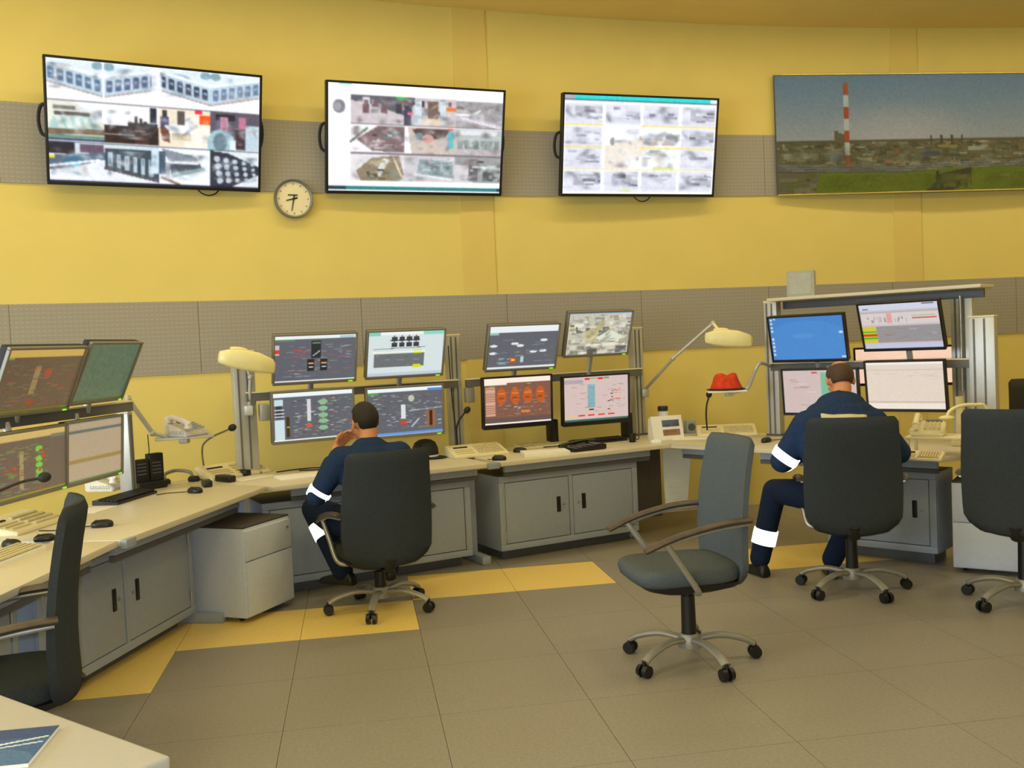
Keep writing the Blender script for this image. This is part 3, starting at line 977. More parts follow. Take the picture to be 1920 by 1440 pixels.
def cv_poster():
    c = Cv(420, 140, (120, 146, 170))
    y = c.y[..., None]
    x = c.x[..., None]
    sky0, sky1 = np.array((104, 142, 178)) / 255, np.array((196, 190, 190)) / 255
    k = np.clip(y / .58, 0, 1) ** .9
    c.a = sky0 * (1 - k) + sky1 * k + np.clip(1 - ((x - .36) / .22) ** 2 - ((y - .45) / .25) ** 2, 0, 1) * np.array((.10, .05, .02))
    c.m(c.y > .555, (110, 102, 74))
    cols = [(150, 136, 96), (92, 88, 62), (176, 160, 120), (128, 104, 66), (70, 74, 60), (196, 180, 146), (160, 110, 70), (110, 112, 100)]
    for yy in np.linspace(.56, .74, 12):
        c.specks(70, 0, yy, 1, yy + .03, cols, (.004, .03), (.008, .03))
    c.m((c.y > .55) & (c.y < .575), (96, 92, 70), .7)
    # towers and plant
    for X, h in ((.165, .09), (.175, .07), (.185, .06)):
        c.rect(X, .56 - h, X + .01, .60, (120, 104, 76))
    for X in (.44, .47, .5, .53):
        c.rect(X, .52, X + .006, .6, (76, 78, 66))
    c.rect(.42, .66, .47, .70, (70, 84, 150)); c.rect(.47, .61, .52, .63, (206, 170, 80)); c.rect(.23, .70, .27, .73, (206, 200, 180)); c.rect(.02, .66, .12, .70, (186, 176, 156)); c.rect(.33, .63, .35, .66, (186, 100, 60)); c.rect(.15, .66, .19, .73, (130, 134, 150))
    c.rect(.55, .62, .60, .66, (196, 190, 170)); c.rect(.7, .6, .74, .66, (150, 120, 90)); c.rect(.82, .64, .9, .67, (186, 180, 160))
    # chimney
    for i in range(7):
        c.rect(.193, .07 + i * .101, .206 + .001 * (i > 3), .07 + (i + 1) * .101, (198, 84, 52) if i % 2 == 0 else (222, 222, 214))
    # rail strip and meadow
    c.poly([(0, .75), (.14, .77), (.5, .80), (1, .72), (1, .79), (.45, .83), (0, .82)], (104, 96, 84))
    for yy in (.765, .785, .805):
        c.line(0, yy - .01, .12, yy, .01, (150, 144, 140)); c.line(.12, yy, .36, yy + .01, .01, (140, 136, 134)); c.line(.36, yy + .01, 1, yy - .05, .01, (156, 150, 144))
    c.poly([(.11, .82), (.36, .835), (.5, .80), (.7, .80), (1, .76), (1, 1), (0, 1), (0, .99)], (120, 132, 34))
    c.poly([(0, .82), (.12, .83), (.11, .95), (.06, 1), (0, 1)], (126, 112, 84)); c.specks(16, 0, .83, .11, 1, [(146, 130, 104), (92, 84, 60), (110, 116, 50)], (.01, .05), (.02, .05))
    c.poly([(.44, .96), (.47, .85), (.56, .80), (.56, .92), (.5, 1), (.42, 1)], (70, 66, 50)); c.specks(20, .45, .82, .56, .98, [(60, 66, 110), (120, 110, 90), (40, 42, 40)], (.006, .03), (.02, .06)); c.specks(24, .6, .78, 1, .98, [(90, 110, 30), (130, 120, 60), (150, 140, 90), (84, 92, 40)], (.01, .06), (.01, .03))
    c.specks(40, .12, .85, .44, .99, [(130, 136, 30), (112, 128, 36), (126, 124, 44)], (.02, .08), (.01, .03))
    c.soft(160, 0, .57, 1, .76, [(70, 66, 46), (150, 140, 104), (110, 100, 70), (176, 166, 140)], (.006, .03), (.2, .5))
    c.soft(60, .12, .85, 1, .98, [(90, 100, 26), (140, 142, 44), (110, 120, 30)], (.01, .05), (.2, .5))
    c.a = np.clip(c.a, 0, 1) * np.array((.72, .80, .91))
    c.noise(.02)
    c.blur(1)
    return c


# ------------------------------------------------------------------ wall things
def screen_shell(t, w, h, dep, bez, mcase, mbez, bot=None, cv=None, ms=None):
    """case, bezel bars and lit panel of a monitor or TV, centred on t, facing -y"""
    bot = bot or bez
    bm = NB()
    box(bm, (0, dep / 2 + .004, 0), (w - .004, dep, h - .004), .008)
    obj('case', bm, mcase, t)
    bm = NB()
    for cx, cz, sx, sz in ((0, h / 2 - bez / 2, w, bez), (0, -h / 2 + bot / 2, w, bot), (-w / 2 + bez / 2, (bot - bez) / 2, bez, h - bez - bot), (w / 2 - bez / 2, (bot - bez) / 2, bez, h - bez - bot)):
        box(bm, (cx, -.004, cz), (sx, .022, sz), .003, seg=1)
    obj('bezel', bm, mbez, t)
    s = canvas_obj('screen', cv, w - 2 * bez + .002, h - bez - bot + .002, ms or M_SCREEN, t, -.002)
    s.location = (0, 0, (bot - bez) / 2)
    return s


def place(t, x, y, z, yaw, tilt):
    t.location = (x, y, z)
    t.rotation_euler = (D(tilt), 0, D(yaw))


TVS = [((-2.414, 7.045, 3.208), 29.9, 14.5, cv_tv1, 'wall television showing twelve camera views in a grid with red spot'),
       ((-.661, 7.888, 3.211), 22.2, 13.9, cv_tv2, 'wall television with white margin beside nine colour camera views'),
       ((1.194, 8.533, 3.210), 18.3, 10.8, cv_tv3, 'wall television with turquoise title bar and pale grey camera views')]
for (p, yaw, tilt, cf, lab) in TVS:
    t = thing('wall_television', lab, 'television', group='televisions on the yellow wall')
    place(t, *p, yaw, tilt)
    screen_shell(t, 1.46, .845, .05, .017, M_BLACKM, M_BLACK, .024, cf(), M_TVSCREEN)
    bm = NB()
    box(bm, (0, .085, 0), (.55, .05, .42), .01)
    for sx in (-.2, .2):
        box(bm, (sx, .14, .10), (.05, .12, .03)); box(bm, (sx, .10, -.10), (.05, .06, .03))
    obj('wall_bracket', bm, M_BLACKM, t)
    for sx in (-1, 1):
        bm = NB()
        tube(bm, spline([(sx * .71, .06, .11), (sx * .748, .075, .085), (sx * .762, .08, 0), (sx * .748, .075, -.085), (sx * .71, .06, -.11)]), .012, 8)
        obj('side_grip', bm, M_BLACKM, t)
    if cf is not cv_tv2:
        bm = NB()
        x0 = .36 if cf is cv_tv1 else .06
        tube(bm, spline([(x0 - .09, .06, -.41), (x0 - .05, .05, -.45), (x0, .05, -.465), (x0 + .05, .05, -.45), (x0 + .09, .06, -.41)]), .005, 6)
        obj('cable', bm, M_BLACKM, t)
    wl = wall_pt(p[0])

# wall clock
d = ray(550, 373)
ck = None
tt = 7.0
for _ in range(60):
    q = CP + d * tt
    tt += (WR - .03 - math.hypot(q[0] - WCX, q[1] - WCY)) * .7
q = CP + d * tt
yaw = math.atan2(-(q[0] - WCX), q[1] - WCY)
t = thing('wall_clock', 'round grey rimmed wall clock with pale face between two televisions', 'clock', tuple(q), yaw)
RX = Matrix.Rotation(PI / 2, 4, 'X')


def disc_y(bm, prof, seg=40):
    """lathe about the y axis: list of (radius, y)"""
    return loft(bm, [[Vector((r * math.cos(2 * PI * j / seg), y, r * math.sin(2 * PI * j / seg))) for j in range(seg)] for r, y in prof])


obj('rim', disc_y(NB(), [(.146, .03), (.150, .0), (.150, -.02), (.143, -.03), (.132, -.024), (.130, -.008), (.05, -.007)]), mat('clock_rim_grey', (120, 122, 124), .4, metal=.3), t)
obj('face', disc_y(NB(), [(.131, -.006), (.131, -.009), (.001, -.009)]), M_GLASS, t)


def hand(nm, ang, ln, w):
    bm = NB()
    a = D(ang)
    dr = Vector((math.sin(a), 0, math.cos(a)))
    sd = Vector((math.cos(a), 0, -math.sin(a)))
    c0 = -dr * .03 + Vector((0, -.012, 0))
    c1 = dr * ln + Vector((0, -.012, 0))
    p = [c0 - sd * w, c1 - sd * w * .5, c1 + sd * w * .5, c0 + sd * w]
    loft(bm, [p, [v + Vector((0, -.003, 0)) for v in p]])
    obj(nm, bm, M_BLACK, t, smooth=False)


hand('hour_hand', 256, .06, .006)
hand('minute_hand', 192, .095, .005)
bm = NB()
box(bm, (-.005, -.0105, .028), (.075, .003, .012)); obj('maker_mark', bm, M_GREYD, t)
for i in range(12):
    a = D(i * 30)
    bm = NB()
    box(bm, (math.sin(a) * .112, -.0105, math.cos(a) * .112), (.004, .003, .014), rot=Matrix.Rotation(a, 3, 'Y'))
    obj('hour_mark', bm, M_GREYD, t)


def wall_hit(px, py, off=0.03):
    d = ray(px, py)
    tt = 7.0
    for _ in range(80):
        q = CP + d * tt
        tt += (WR - off - math.hypot(q[0] - WCX, q[1] - WCY)) * .7
    return Vector(CP + d * tt)


# panorama poster: a stiff flat panel hung on the curved wall
a = wall_hit(1454, 254, .04)
PWD, PHT = 3.4, 1.09
b = None
for xx in np.linspace(a.x + 2, a.x + 4, 400):
    w = wall_pt(xx, .04)
    if (Vector((w.x, w.y)) - Vector((a.x, a.y))).length >= PWD:
        b = w
        break
ex = Vector((b.x - a.x, b.y - a.y, 0)).normalized()
yaw = math.atan2(ex.y, ex.x)
mid = Vector((a.x, a.y, 0)) + ex * PWD / 2
t = thing('panorama_poster', 'long panoramic photograph of a plant with a red and white chimney', 'poster', (mid.x, mid.y, a.z), yaw)
canvas_obj('print', cv_poster(), PWD - .01, PHT - .02, M_PRINT, t, -.008)
bm = NB()
box(bm, (0, .004, 0), (PWD, .018, PHT))
obj('backing_board', bm, M_GREYD, t)
for sz in (-1, 1):
    bm = NB()
    box(bm, (0, -.006, sz * (PHT / 2 - .004)), (PWD, .022, .012), .004)
    obj('edge_strip', bm, M_GOLD, t)

# ------------------------------------------------------------------ console furniture
def centroid(poly):
    return Vector((sum(p[0] for p in poly) / len(poly), sum(p[1] for p in poly) / len(poly), 0))


def worktop(label, poly, edges, legs=(), joint=None):
    """poly: world outline; edges: front edges (p, q) that carry an apron under them"""
    c = centroid(poly)
    t = thing('worktop', label, 'desk', c, 0, 'console worktops')
    bm = NB()
    prism(bm, [(p[0] - c.x, p[1] - c.y) for p in poly], ZT - .032, ZT, .006)
    obj('top', bm, M_DESK, t)
    for (p, q) in edges:
        p, q = Vector((p[0], p[1], 0)), Vector((q[0], q[1], 0))
        d = (q - p).normalized()
        n = Vector((-d.y, d.x, 0))
        ln = (q - p).length - .06
        m = (p + q) / 2 + n * .10 - c
        ra = Matrix.Rotation(math.atan2(d.y, d.x), 3, 'Z')
        bm = NB()
        box(bm, m + Vector((0, 0, ZT - .062)), (ln, .03, .056), .004, ra)
        obj('apron', bm, M_GREY, t)
        bm = NB()
        box(bm, m + n * .006 + Vector((0, 0, ZT - .108)), (ln, .024, .028), 0, ra)
        obj('cable_slot', bm, M_GREYD, t)
    for (p, ang, foot) in legs:
        p = Vector((p[0], p[1], 0)) - c
        ra = Matrix.Rotation(D(ang), 3, 'Z')
        bm = NB()
        box(bm, p + Vector((0, 0, .36)), (.06, .09, .66), .006, ra)
        obj('leg', bm, M_GREY, t)
        bm = NB()
        box(bm, p + ra @ Vector((0, -foot / 2 + .25, .03)), (.07, foot + .2, .06), .012, ra)
        obj('foot', bm, M_GREY, t)
    if joint:
        p = Vector((joint[0], joint[1], ZT - .02)) - c
        bm = NB()
        box(bm, p, (.09, .035, .045), .008, Matrix.Rotation(D(joint[2]), 3, 'Z'))
        obj('joint_cover', bm, M_GREY, t)
    return t


def v2(v):
    return (v.x, v.y)


C_back = (-2.35, 6.72)
worktop('cream console worktop with white keyboard, left of the grey chair seen edge on',
        [v2(SL1.W(0, 0)), v2(SL1.W(1.86, 0)), v2(SL1.W(1.86, .85)), v2(SL1.W(0, .85))],
        [(v2(SL1.W(.05, 0)), v2(SL1.W(1.80, 0)))], [(v2(SL1.W(.2, .45)), 88, .55)])
worktop('cream console worktop carrying the black keyboard and radio charger',
        [v2(SL.W(.02, 0)), v2(SL.W(1.69, 0)), C_back, v2(SL.W(.02, .85))],
        [(v2(SL.W(.06, 0)), v2(SL.W(1.5, 0)))],
        [(v2(SL.W(1.25, .56)), 81, .60)], (*v2(SL.W(.05, -.012)), 81))
worktop('cream console worktop where the operator rests beside a black cap',
        [v2(S1.W(.0, 0)), v2(S1.W(1.545, 0)), v2(S1.W(1.545, .85)), C_back],
        [(v2(S1.W(.1, 0)), v2(S1.W(1.5, 0)))], [(v2(S1.W(1.52, .35)), 28, .40)], (*v2(S1.W(1.55, -.008)), 28))
worktop('cream console worktop under the orange and pink process monitors',
        [v2(S2.W(.02, 0)), v2(S2.W(1.5, 0)), v2(S2.W(1.06, .85)), v2(S2.W(.02, .85))],
        [(v2(S2.W(.06, 0)), v2(S2.W(1.4, 0)))], [(v2(S2.W(1.30, .3)), 28, .2)])
worktop('cream corner worktop with a white box, joining two consoles',
        [v2(S2.W(1.51, 0)), v2(SR.W(-.02, -.0)), v2(SR.W(-.02, .9)), (1.75, 8.72), v2(S2.W(1.07, .85))],
        [(v2(S2.W(1.53, .02)), v2(SR.W(-.04, .02)))])
worktop('cream console worktop under the blue desktop monitor and telephones',
        [v2(SR.W(-.01, 0)), v2(SR.W(1.42, -.06)), v2(SR.W(1.62, .35)), v2(SR.W(1.62, .95)), v2(SR.W(-.01, .95))],
        [(v2(SR.W(.05, .0)), v2(SR.W(1.38, -.05)))], [(v2(SR.W(.5, .7)), -42, .1)])


def cabinet(label, sec, x0, x1, yf, dep, z0, z1, doors=2, handles='v', group='grey console cabinets'):
    w = x1 - x0
    t = thing('console_cabinet', label, 'cabinet', sec.W((x0 + x1) / 2, yf), sec.rot, group)
    fr = .045
    bm = NB()
    box(bm, (0, dep / 2 + .02, (z0 + z1) / 2), (w, dep - .0, z1 - z0), .004)
    obj('body', bm, M_GREYD, t)
    bm = NB()
    box(bm, (0, .012, z1 - fr / 2), (w, .026, fr), .004); box(bm, (0, .012, z0 + fr / 2), (w, .026, fr), .004)
    for sx in (-1, 1):
        box(bm, (sx * (w / 2 - fr / 2), .012, (z0 + z1) / 2), (fr, .026, z1 - z0 - 2 * fr), .004)
        box(bm, (sx * (w / 2 - .004), dep / 2 + .02, (z0 + z1) / 2), (.012, dep, z1 - z0), .002)
    if doors == 2:
        box(bm, (0, .012, (z0 + z1) / 2), (.03, .026, z1 - z0 - 2 * fr), .003)
    obj('frame', bm, M_GREY, t)
    iw = w - 2 * fr
    dw = iw / doors - (.015 if doors == 2 else 0)
    dh = z1 - z0 - 2 * fr
    for k in range(doors):
        s = -1 if k == 0 else 1
        cx = s * (dw / 2 + .015) if doors == 2 else 0
        bm = NB()
        box(bm, (0, 0, 0), (dw - .010, .018, dh - .010), .003)
        dr = obj('door', bm, M_GREY, t, loc=(cx, .012, (z0 + z1) / 2))
        hx = -s * (dw / 2 - .095)
        bm = NB()
        box(bm, (hx, -.010, .02), (.032, .012, .115), .005)
        obj('handle', bm, M_BLACK, dr)
        cone(b2 := NB(), (hx - s * .045, -.007, .015), (hx - s * .045, -.016, .015), .009)
        obj('lock', b2, M_CHROME, dr)
        for hz in (-.36, .36):
            bm = NB()
            cone(bm, (s * (dw / 2 + .003), -.012, hz * dh - .03), (s * (dw / 2 + .003), -.012, hz * dh + .03), .007)
            obj('hinge', bm, M_CHROME, dr)
    bm = NB()
    box(bm, (0, dep / 2 + .05, z0 / 2), (w - .1, dep - .08, z0), .003)
    obj('plinth', bm, M_GREYD, t)
    return t


cabinet('grey double door cabinet behind the grey chair seen edge on', SL, -.25, 1.20, .27, .5, .07, .62)
cabinet('grey cabinet under the left end of the cream console', SL1, -.2, 1.45, .27, .5, .07, .62)
cabinet('grey cabinet partly hidden behind the operator with hand on chin', S1, -.05, 1.43, .14, .5, .075, .615)
cabinet('grey double door cabinet with two black handles facing an empty stretch of floor', S2, .06, 1.27, .13, .5, .075, .615)
cabinet('grey single door cabinet below the cream telephone', SR, .58, 1.32, .10, .30, .085, .615, 1)


def pedestal(label, loc, deg, w, dep, h, drawers):
    t = thing('drawer_pedestal', label, 'drawer unit', loc, D(deg), 'drawer pedestals')
    bm = NB()
    box(bm, (0, dep / 2, h / 2 + .015), (w, dep, h - .03), .004)
    obj('body', bm, M_PED, t)
    bm = NB()
    box(bm, (0, dep / 2, h + .004), (w, dep, .012), .003)
    obj('top', bm, M_DKPAN, t)
    z = h - .012
    for i, f in enumerate(drawers):
        dh = (h - .05) * f
        bm = NB()
        box(bm, (0, -.009, z - dh / 2), (w - .012, .018, dh - .008), .003)
        dr = obj('drawer', bm, M_PED, t)
        if i == 0:
            bm = NB()
            cone(bm, (w / 2 - .05, -.018, z - .05), (w / 2 - .05, -.026, z - .05), .009)
            obj('lock', bm, M_CHROME, dr)
        z -= dh
    for sx in (-1, 1):
        for sy in (.08, dep - .08):
            bm = NB()
            cone(bm, (sx * (w / 2 - .06) - .012, sy, .022), (sx * (w / 2 - .06) + .012, sy, .022), .022)
            obj('castor', bm, M_BLACK, t)
    return t


pedestal('grey drawer pedestal with dark top between two cream worktops', G(508, 1141, .03).xy.to_3d(), 68, .46, .55, .56, (.36, .64))
pedestal('grey drawer pedestal behind the rightmost grey chair', (2.94, 6.08, 0), -33, .46, .45, .57, (.45, .55))

# panels under the corner worktop
for nm, lab, x0, x1, m in (('modesty_panel', 'dark grey perforated panel under the corner worktop', 1.31, 1.58, M_DKPAN),
                           ('hanging_panel', 'pale blue grey ribbed panel hanging under the corner worktop', 1.60, 1.90, M_PALE)):
    t = thing(nm, lab, 'panel', S2.W((x0 + x1) / 2, .24), S2.rot)
    bm = NB()
    z0 = .14 if m is M_DKPAN else .16
    if m is M_PALE:
        prism(bm, [(-.14, 0), (.15, 0), (.09, 0.001), (-.12, .001)], .2, .21)
        bm.free(); bm = NB()
        p = [(-.145, .70), (.15, .70), (.08, z0), (-.13, z0)]
        loft(bm, [[Vector((x, 0, z)) for x, z in p], [Vector((x, .012, z)) for x, z in p]])
    else:
        box(bm, (0, .006, (z0 + .70) / 2), (x1 - x0, .012, .70 - z0), .003)
    obj('panel', bm, m, t)
    bm = NB()
    if m is M_PALE:
        for i in range(26):
            z = .68 - i * .02
            k = (.70 - z) / .54
            box(bm, (.002 - .03 * k, -.001, z), (.285 - .08 * k, .004, .005))
        obj('rib', bm, M_PALE, t)['kind'] = 'stuff'
    for sx in (-.08, .08):
        bm = NB()
        box(bm, (sx, .02, .695), (.03, .05, .03), .004)
        obj('clip', bm, M_GREYD, t)


t = thing('modesty_panel', 'pale grey panel under the corner behind the drawer pedestal', 'panel', (-2.07, 6.495, 0), math.atan2(.27, .46))
bm = NB()
box(bm, (0, 0, .45), (.53, .012, .50), .003)
obj('panel', bm, M_PED, t)
for sx in (-.2, .2):
    bm = NB()
    box(bm, (sx, .0, .70), (.03, .04, .03), .004)
    obj('clip', bm, M_GREYD, t)


def post(t, sec_pt, rot, z0, z1, w=.11, d=.08, base=None):
    """aluminium profile: body, slots; sec_pt relative to the thing"""
    bm = NB()
    x, y = sec_pt
    box(bm, (x, y, (z0 + z1) / 2), (w, d, z1 - z0), .006)
    p = obj('post', bm, M_POST, t)
    for sx in (-.28, .12):
        bm = NB()
        box(bm, (x + sx * w, y - d / 2 - .001, (z0 + z1) / 2), (.012, .006, z1 - z0 - .02))
        obj('slot', bm, M_SLOT, p)
    bm = NB()
    box(bm, (x, y, z1 + .005), (w + .006, d + .006, .012), .003)
    obj('cap', bm, M_CREAM, p)
    bm = NB()
    box(bm, (x, y, z0 + .008), (w + .02, d + .02, .016), .004)
    obj('base_plate', bm, M_GREYD, p)
    return p


def support(label, sec, posts, rail, z=1.28, off=.78, brackets=()):
    t = thing('monitor_support', label, 'support frame', sec.W(0, off, ZT), sec.rot, 'monitor support frames')
    for (x, y, z1, w) in posts:
        post(t, (x, y - off), 0, 0, z1 - ZT, w)
    x0, x1 = rail
    bm = NB()
    box(bm, ((x0 + x1) / 2, -.05, z - ZT), (x1 - x0, .03, .055), .003)
    r = obj('rail', bm, M_SLOT, t)
    bm = NB()
    box(bm, ((x0 + x1) / 2, -.05, z - ZT + .033), (x1 - x0, .045, .010), .002)
    obj('rail_cap', bm, M_CREAM, r)
    for bx, bz in brackets:
        bm = NB()
        box(bm, (bx, -.04, bz - ZT), (.07, .06, .12), .01)
        obj('clamp_block', bm, M_POST, t)
    return t


xa = S1.loc(S1.plane(460, 790, .80)).x
xb = S1.loc(S1.plane(852, 740, .80)).x
support('aluminium post and rail frame carrying the four silver framed monitors', S1, [(xa, .80, 1.60, .15), (xb, .80, 1.655, .10)], (xa, xb), brackets=[(xa + .12, 1.17), (xb + .10, 1.19)])
xb2 = S2.loc(S1.plane(852, 740, .80)).x
xc = S2.loc(S2.plane(1195, 740, .80)).x
support('aluminium post and rail frame carrying the orange and pink monitors', S2, [(xc, .80, 1.655, .10)], (xb2 + .06, xc))
xl = SL.loc(SL.plane(237, 850, .80)).x
support('aluminium frame behind the dark brown and green monitors', SL, [(xl, .80, 1.25, .055), (-.45, .80, 1.30, .055)], (-.5, xl), z=1.29, off=.80)

# right-hand frame with a top shelf
xr0 = SR.loc(SR.plane(1452, 700, .88)).x
xr1 = SR.loc(SR.plane(1843, 690, .80)).x
xr2 = SR.loc(SR.plane(1806, 600, 1.02)).x
t = support('tall aluminium frame with cream top shelf around the blue monitor', SR, [(xr0, .88, 1.81, .11), (xr1, .82, 1.61, .17)], (xr0, xr1), z=1.29, off=.88)
post(t, (xr2, .14), 0, 0, 1.80 - ZT, .15)
bm = NB()
cone(bm, (xr2, .085, .35), (xr2, .085, 1.03), .012)
obj('chrome_rod', bm, M_CHROME, t)
xs1 = SR.loc(SR.plane(1850, 541, .86)).x
bm = NB()
box(bm, ((xr0 + .03 + xs1) / 2, .0, 1.825 - ZT), (xs1 - xr0 - .03, .30, .025), .006)
obj('shelf', bm, M_DESK, t)
bm = NB()
box(bm, ((xr0 + xs1) / 2, .10, 1.78 - ZT), (xs1 - xr0 - .1, .03, .06), .003)
obj('shelf_rail', bm, M_GREYD, t)

p = SR.plane(1503, 553, .86)
t = thing('grey_box', 'small grey box standing on the top shelf', 'box', (p.x, p.y, 1.8375), D(-25))
bm = NB(); box(bm, (0, 0, .10), (.21, .10, .20), .008); obj('body', bm, mat('grey_green_box', (170, 172, 160), .6), t)
bm = NB(); box(bm, (0, -.051, .10), (.17, .004, .16), .002); obj('front_panel', bm, mat('grey_green_panel', (178, 180, 168), .6), t)


# ------------------------------------------------------------------ monitors
def monitor(label, pose, w, h, cvk, mb, mc, sec, railoff, railz, bot=None, led=True, group=None):
    x, y, z, yaw, tilt = pose
    t = thing('monitor', label, 'monitor', group=group)
    place(t, x, y, z, yaw, tilt)
    screen_shell(t, w, h, .04, .014, mc, mb, bot or .02, cv_scada(cvk))
    if led:
        bm = NB()
        box(bm, (w / 2 - .045, -.016, -h / 2 + .008), (.03, .004, .007))
        obj('power_light', bm, M_LED, t)
    lp = sec.loc((x, y, z))
    rp = sec.W(lp.x, railoff, railz)
    M = Matrix.Translation((x, y, z)) @ Matrix.Rotation(D(yaw), 4, 'Z') @ Matrix.Rotation(D(tilt), 4, 'X')
    rl = M.inverted() @ rp
    bm = NB()
    box(bm, (0, .055, 0), (.12, .025, .12), .005)
    tube(bm, [(0, .06, 0), (0, .085, 0), rl], .022, 10)
    obj('mount', bm, M_POST, t)
    return t


def rt(sec, off): return off - .05


MON = [
    ('brown process display, left of the plain green one on the upper row', (-2.385, 4.988, 1.495, 79.2, 23.7), .614, .367, 'L1', M_SILV, M_BLACKM, SL, .75, 1.29),
    ('monitor with a plain green screen, tilted above a pale one', (-2.298, 5.607, 1.515, 84.9, 24.5), .594, .372, 'L2', M_SILV, M_BLACKM, SL, .75, 1.29),
    ('brown process display with bright green symbols below the other brown one', (-2.416, 4.918, 1.085, 84, 3.2), .62, .345, 'L3', M_SILV, M_BLACKM, SL, .75, 1.29),
    ('monitor with pale beige screen crossed by a dark stripe', (-2.346, 5.502, 1.088, 83.0, 4.0), .585, .353, 'L4', M_SILV, M_BLACKM, SL, .75, 1.29),
    ('silver framed monitor with black tower diagram on grey', (-1.368, 6.916, 1.532, 25.5, 16.6), .598, .366, 'A', M_SILV, M_GREYD, S1, .73, 1.28),
    ('silver framed monitor with pale screen and yellow tags', (-.767, 7.226, 1.536, 25.5, 18.5), .606, .37, 'B', M_SILV, M_GREYD, S1, .73, 1.28),
    ('silver framed monitor with green pipe diagram and white column', (-1.398, 6.898, 1.133, 29.0, 4.5), .599, .367, 'C', M_SILV, M_GREYD, S1, .73, 1.28),
    ('silver framed monitor with blue bottom bar, behind a seated head', (-.788, 7.212, 1.113, 26.0, 3.9), .603, .378, 'D', M_SILV, M_GREYD, S1, .73, 1.28),
    ('monitor with white ovals on grey above the orange one', (.096, 7.656, 1.543, 25.5, 19.0), .618, .379, 'E', M_SILV, M_GREYD, S2, .73, 1.28),
    ('monitor showing a grey and beige camera mosaic, highest of its group', (.718, 7.99, 1.624, 25.7, 18.4), .608, .383, 'F', M_SILV, M_GREYD, S2, .73, 1.28),
    ('black framed monitor with orange burner diagram', (.039, 7.625, 1.124, 23.0, 3.0), .588, .404, 'G', M_BLACK, M_BLACKM, S2, .73, 1.28, .035, False),
    ('black framed monitor with pink screen and red dashes', (.674, 7.953, 1.093, 23.0, 3.2), .61, .404, 'H', M_BLACK, M_BLACKM, S2, .73, 1.28, .035, False),
    ('black monitor showing a plain blue desktop', (2.252, 7.485, 1.513, -39.1, 13.3), .602, .367, 'R1', M_BLACK, M_BLACKM, SR, .83, 1.29, None, False),
    ('black monitor with yellow, green and red table cells', (2.777, 7.018, 1.575, -44, 18.5), .59, .37, 'R2', M_BLACK, M_BLACKM, SR, .83, 1.29, None, False),
    ('black monitor with pinkish screen half hidden by a seated man', (2.319, 7.435, 1.105, -38, 5.0), .59, .359, 'R3', M_BLACK, M_BLACKM, SR, .83, 1.29, None, False),
    ('black monitor with white table screen beside a seated man', (2.795, 7.011, 1.147, -40.1, 8.0), .565, .375, 'R4', M_BLACK, M_BLACKM, SR, .83, 1.29, None, False),
    ('black monitor glowing pale pink behind the white table screen', (2.985, 7.505, 1.27, -36, 4), .74, .30, 'BK', M_BLACK, M_BLACKM, SR, 1.10, 1.20, None, False),
]
for a in MON:
    monitor(*a, group='console monitors')


# ------------------------------------------------------------------ chairs
def superell(a, b, n=4, seg=28):
    out = []
    for i in range(seg):
        th = 2 * PI * i / seg
        c, s = math.cos(th), math.sin(th)
        out.append((a * math.copysign(abs(c) ** (2 / n), c), b * math.copysign(abs(s) ** (2 / n), s)))
    return out


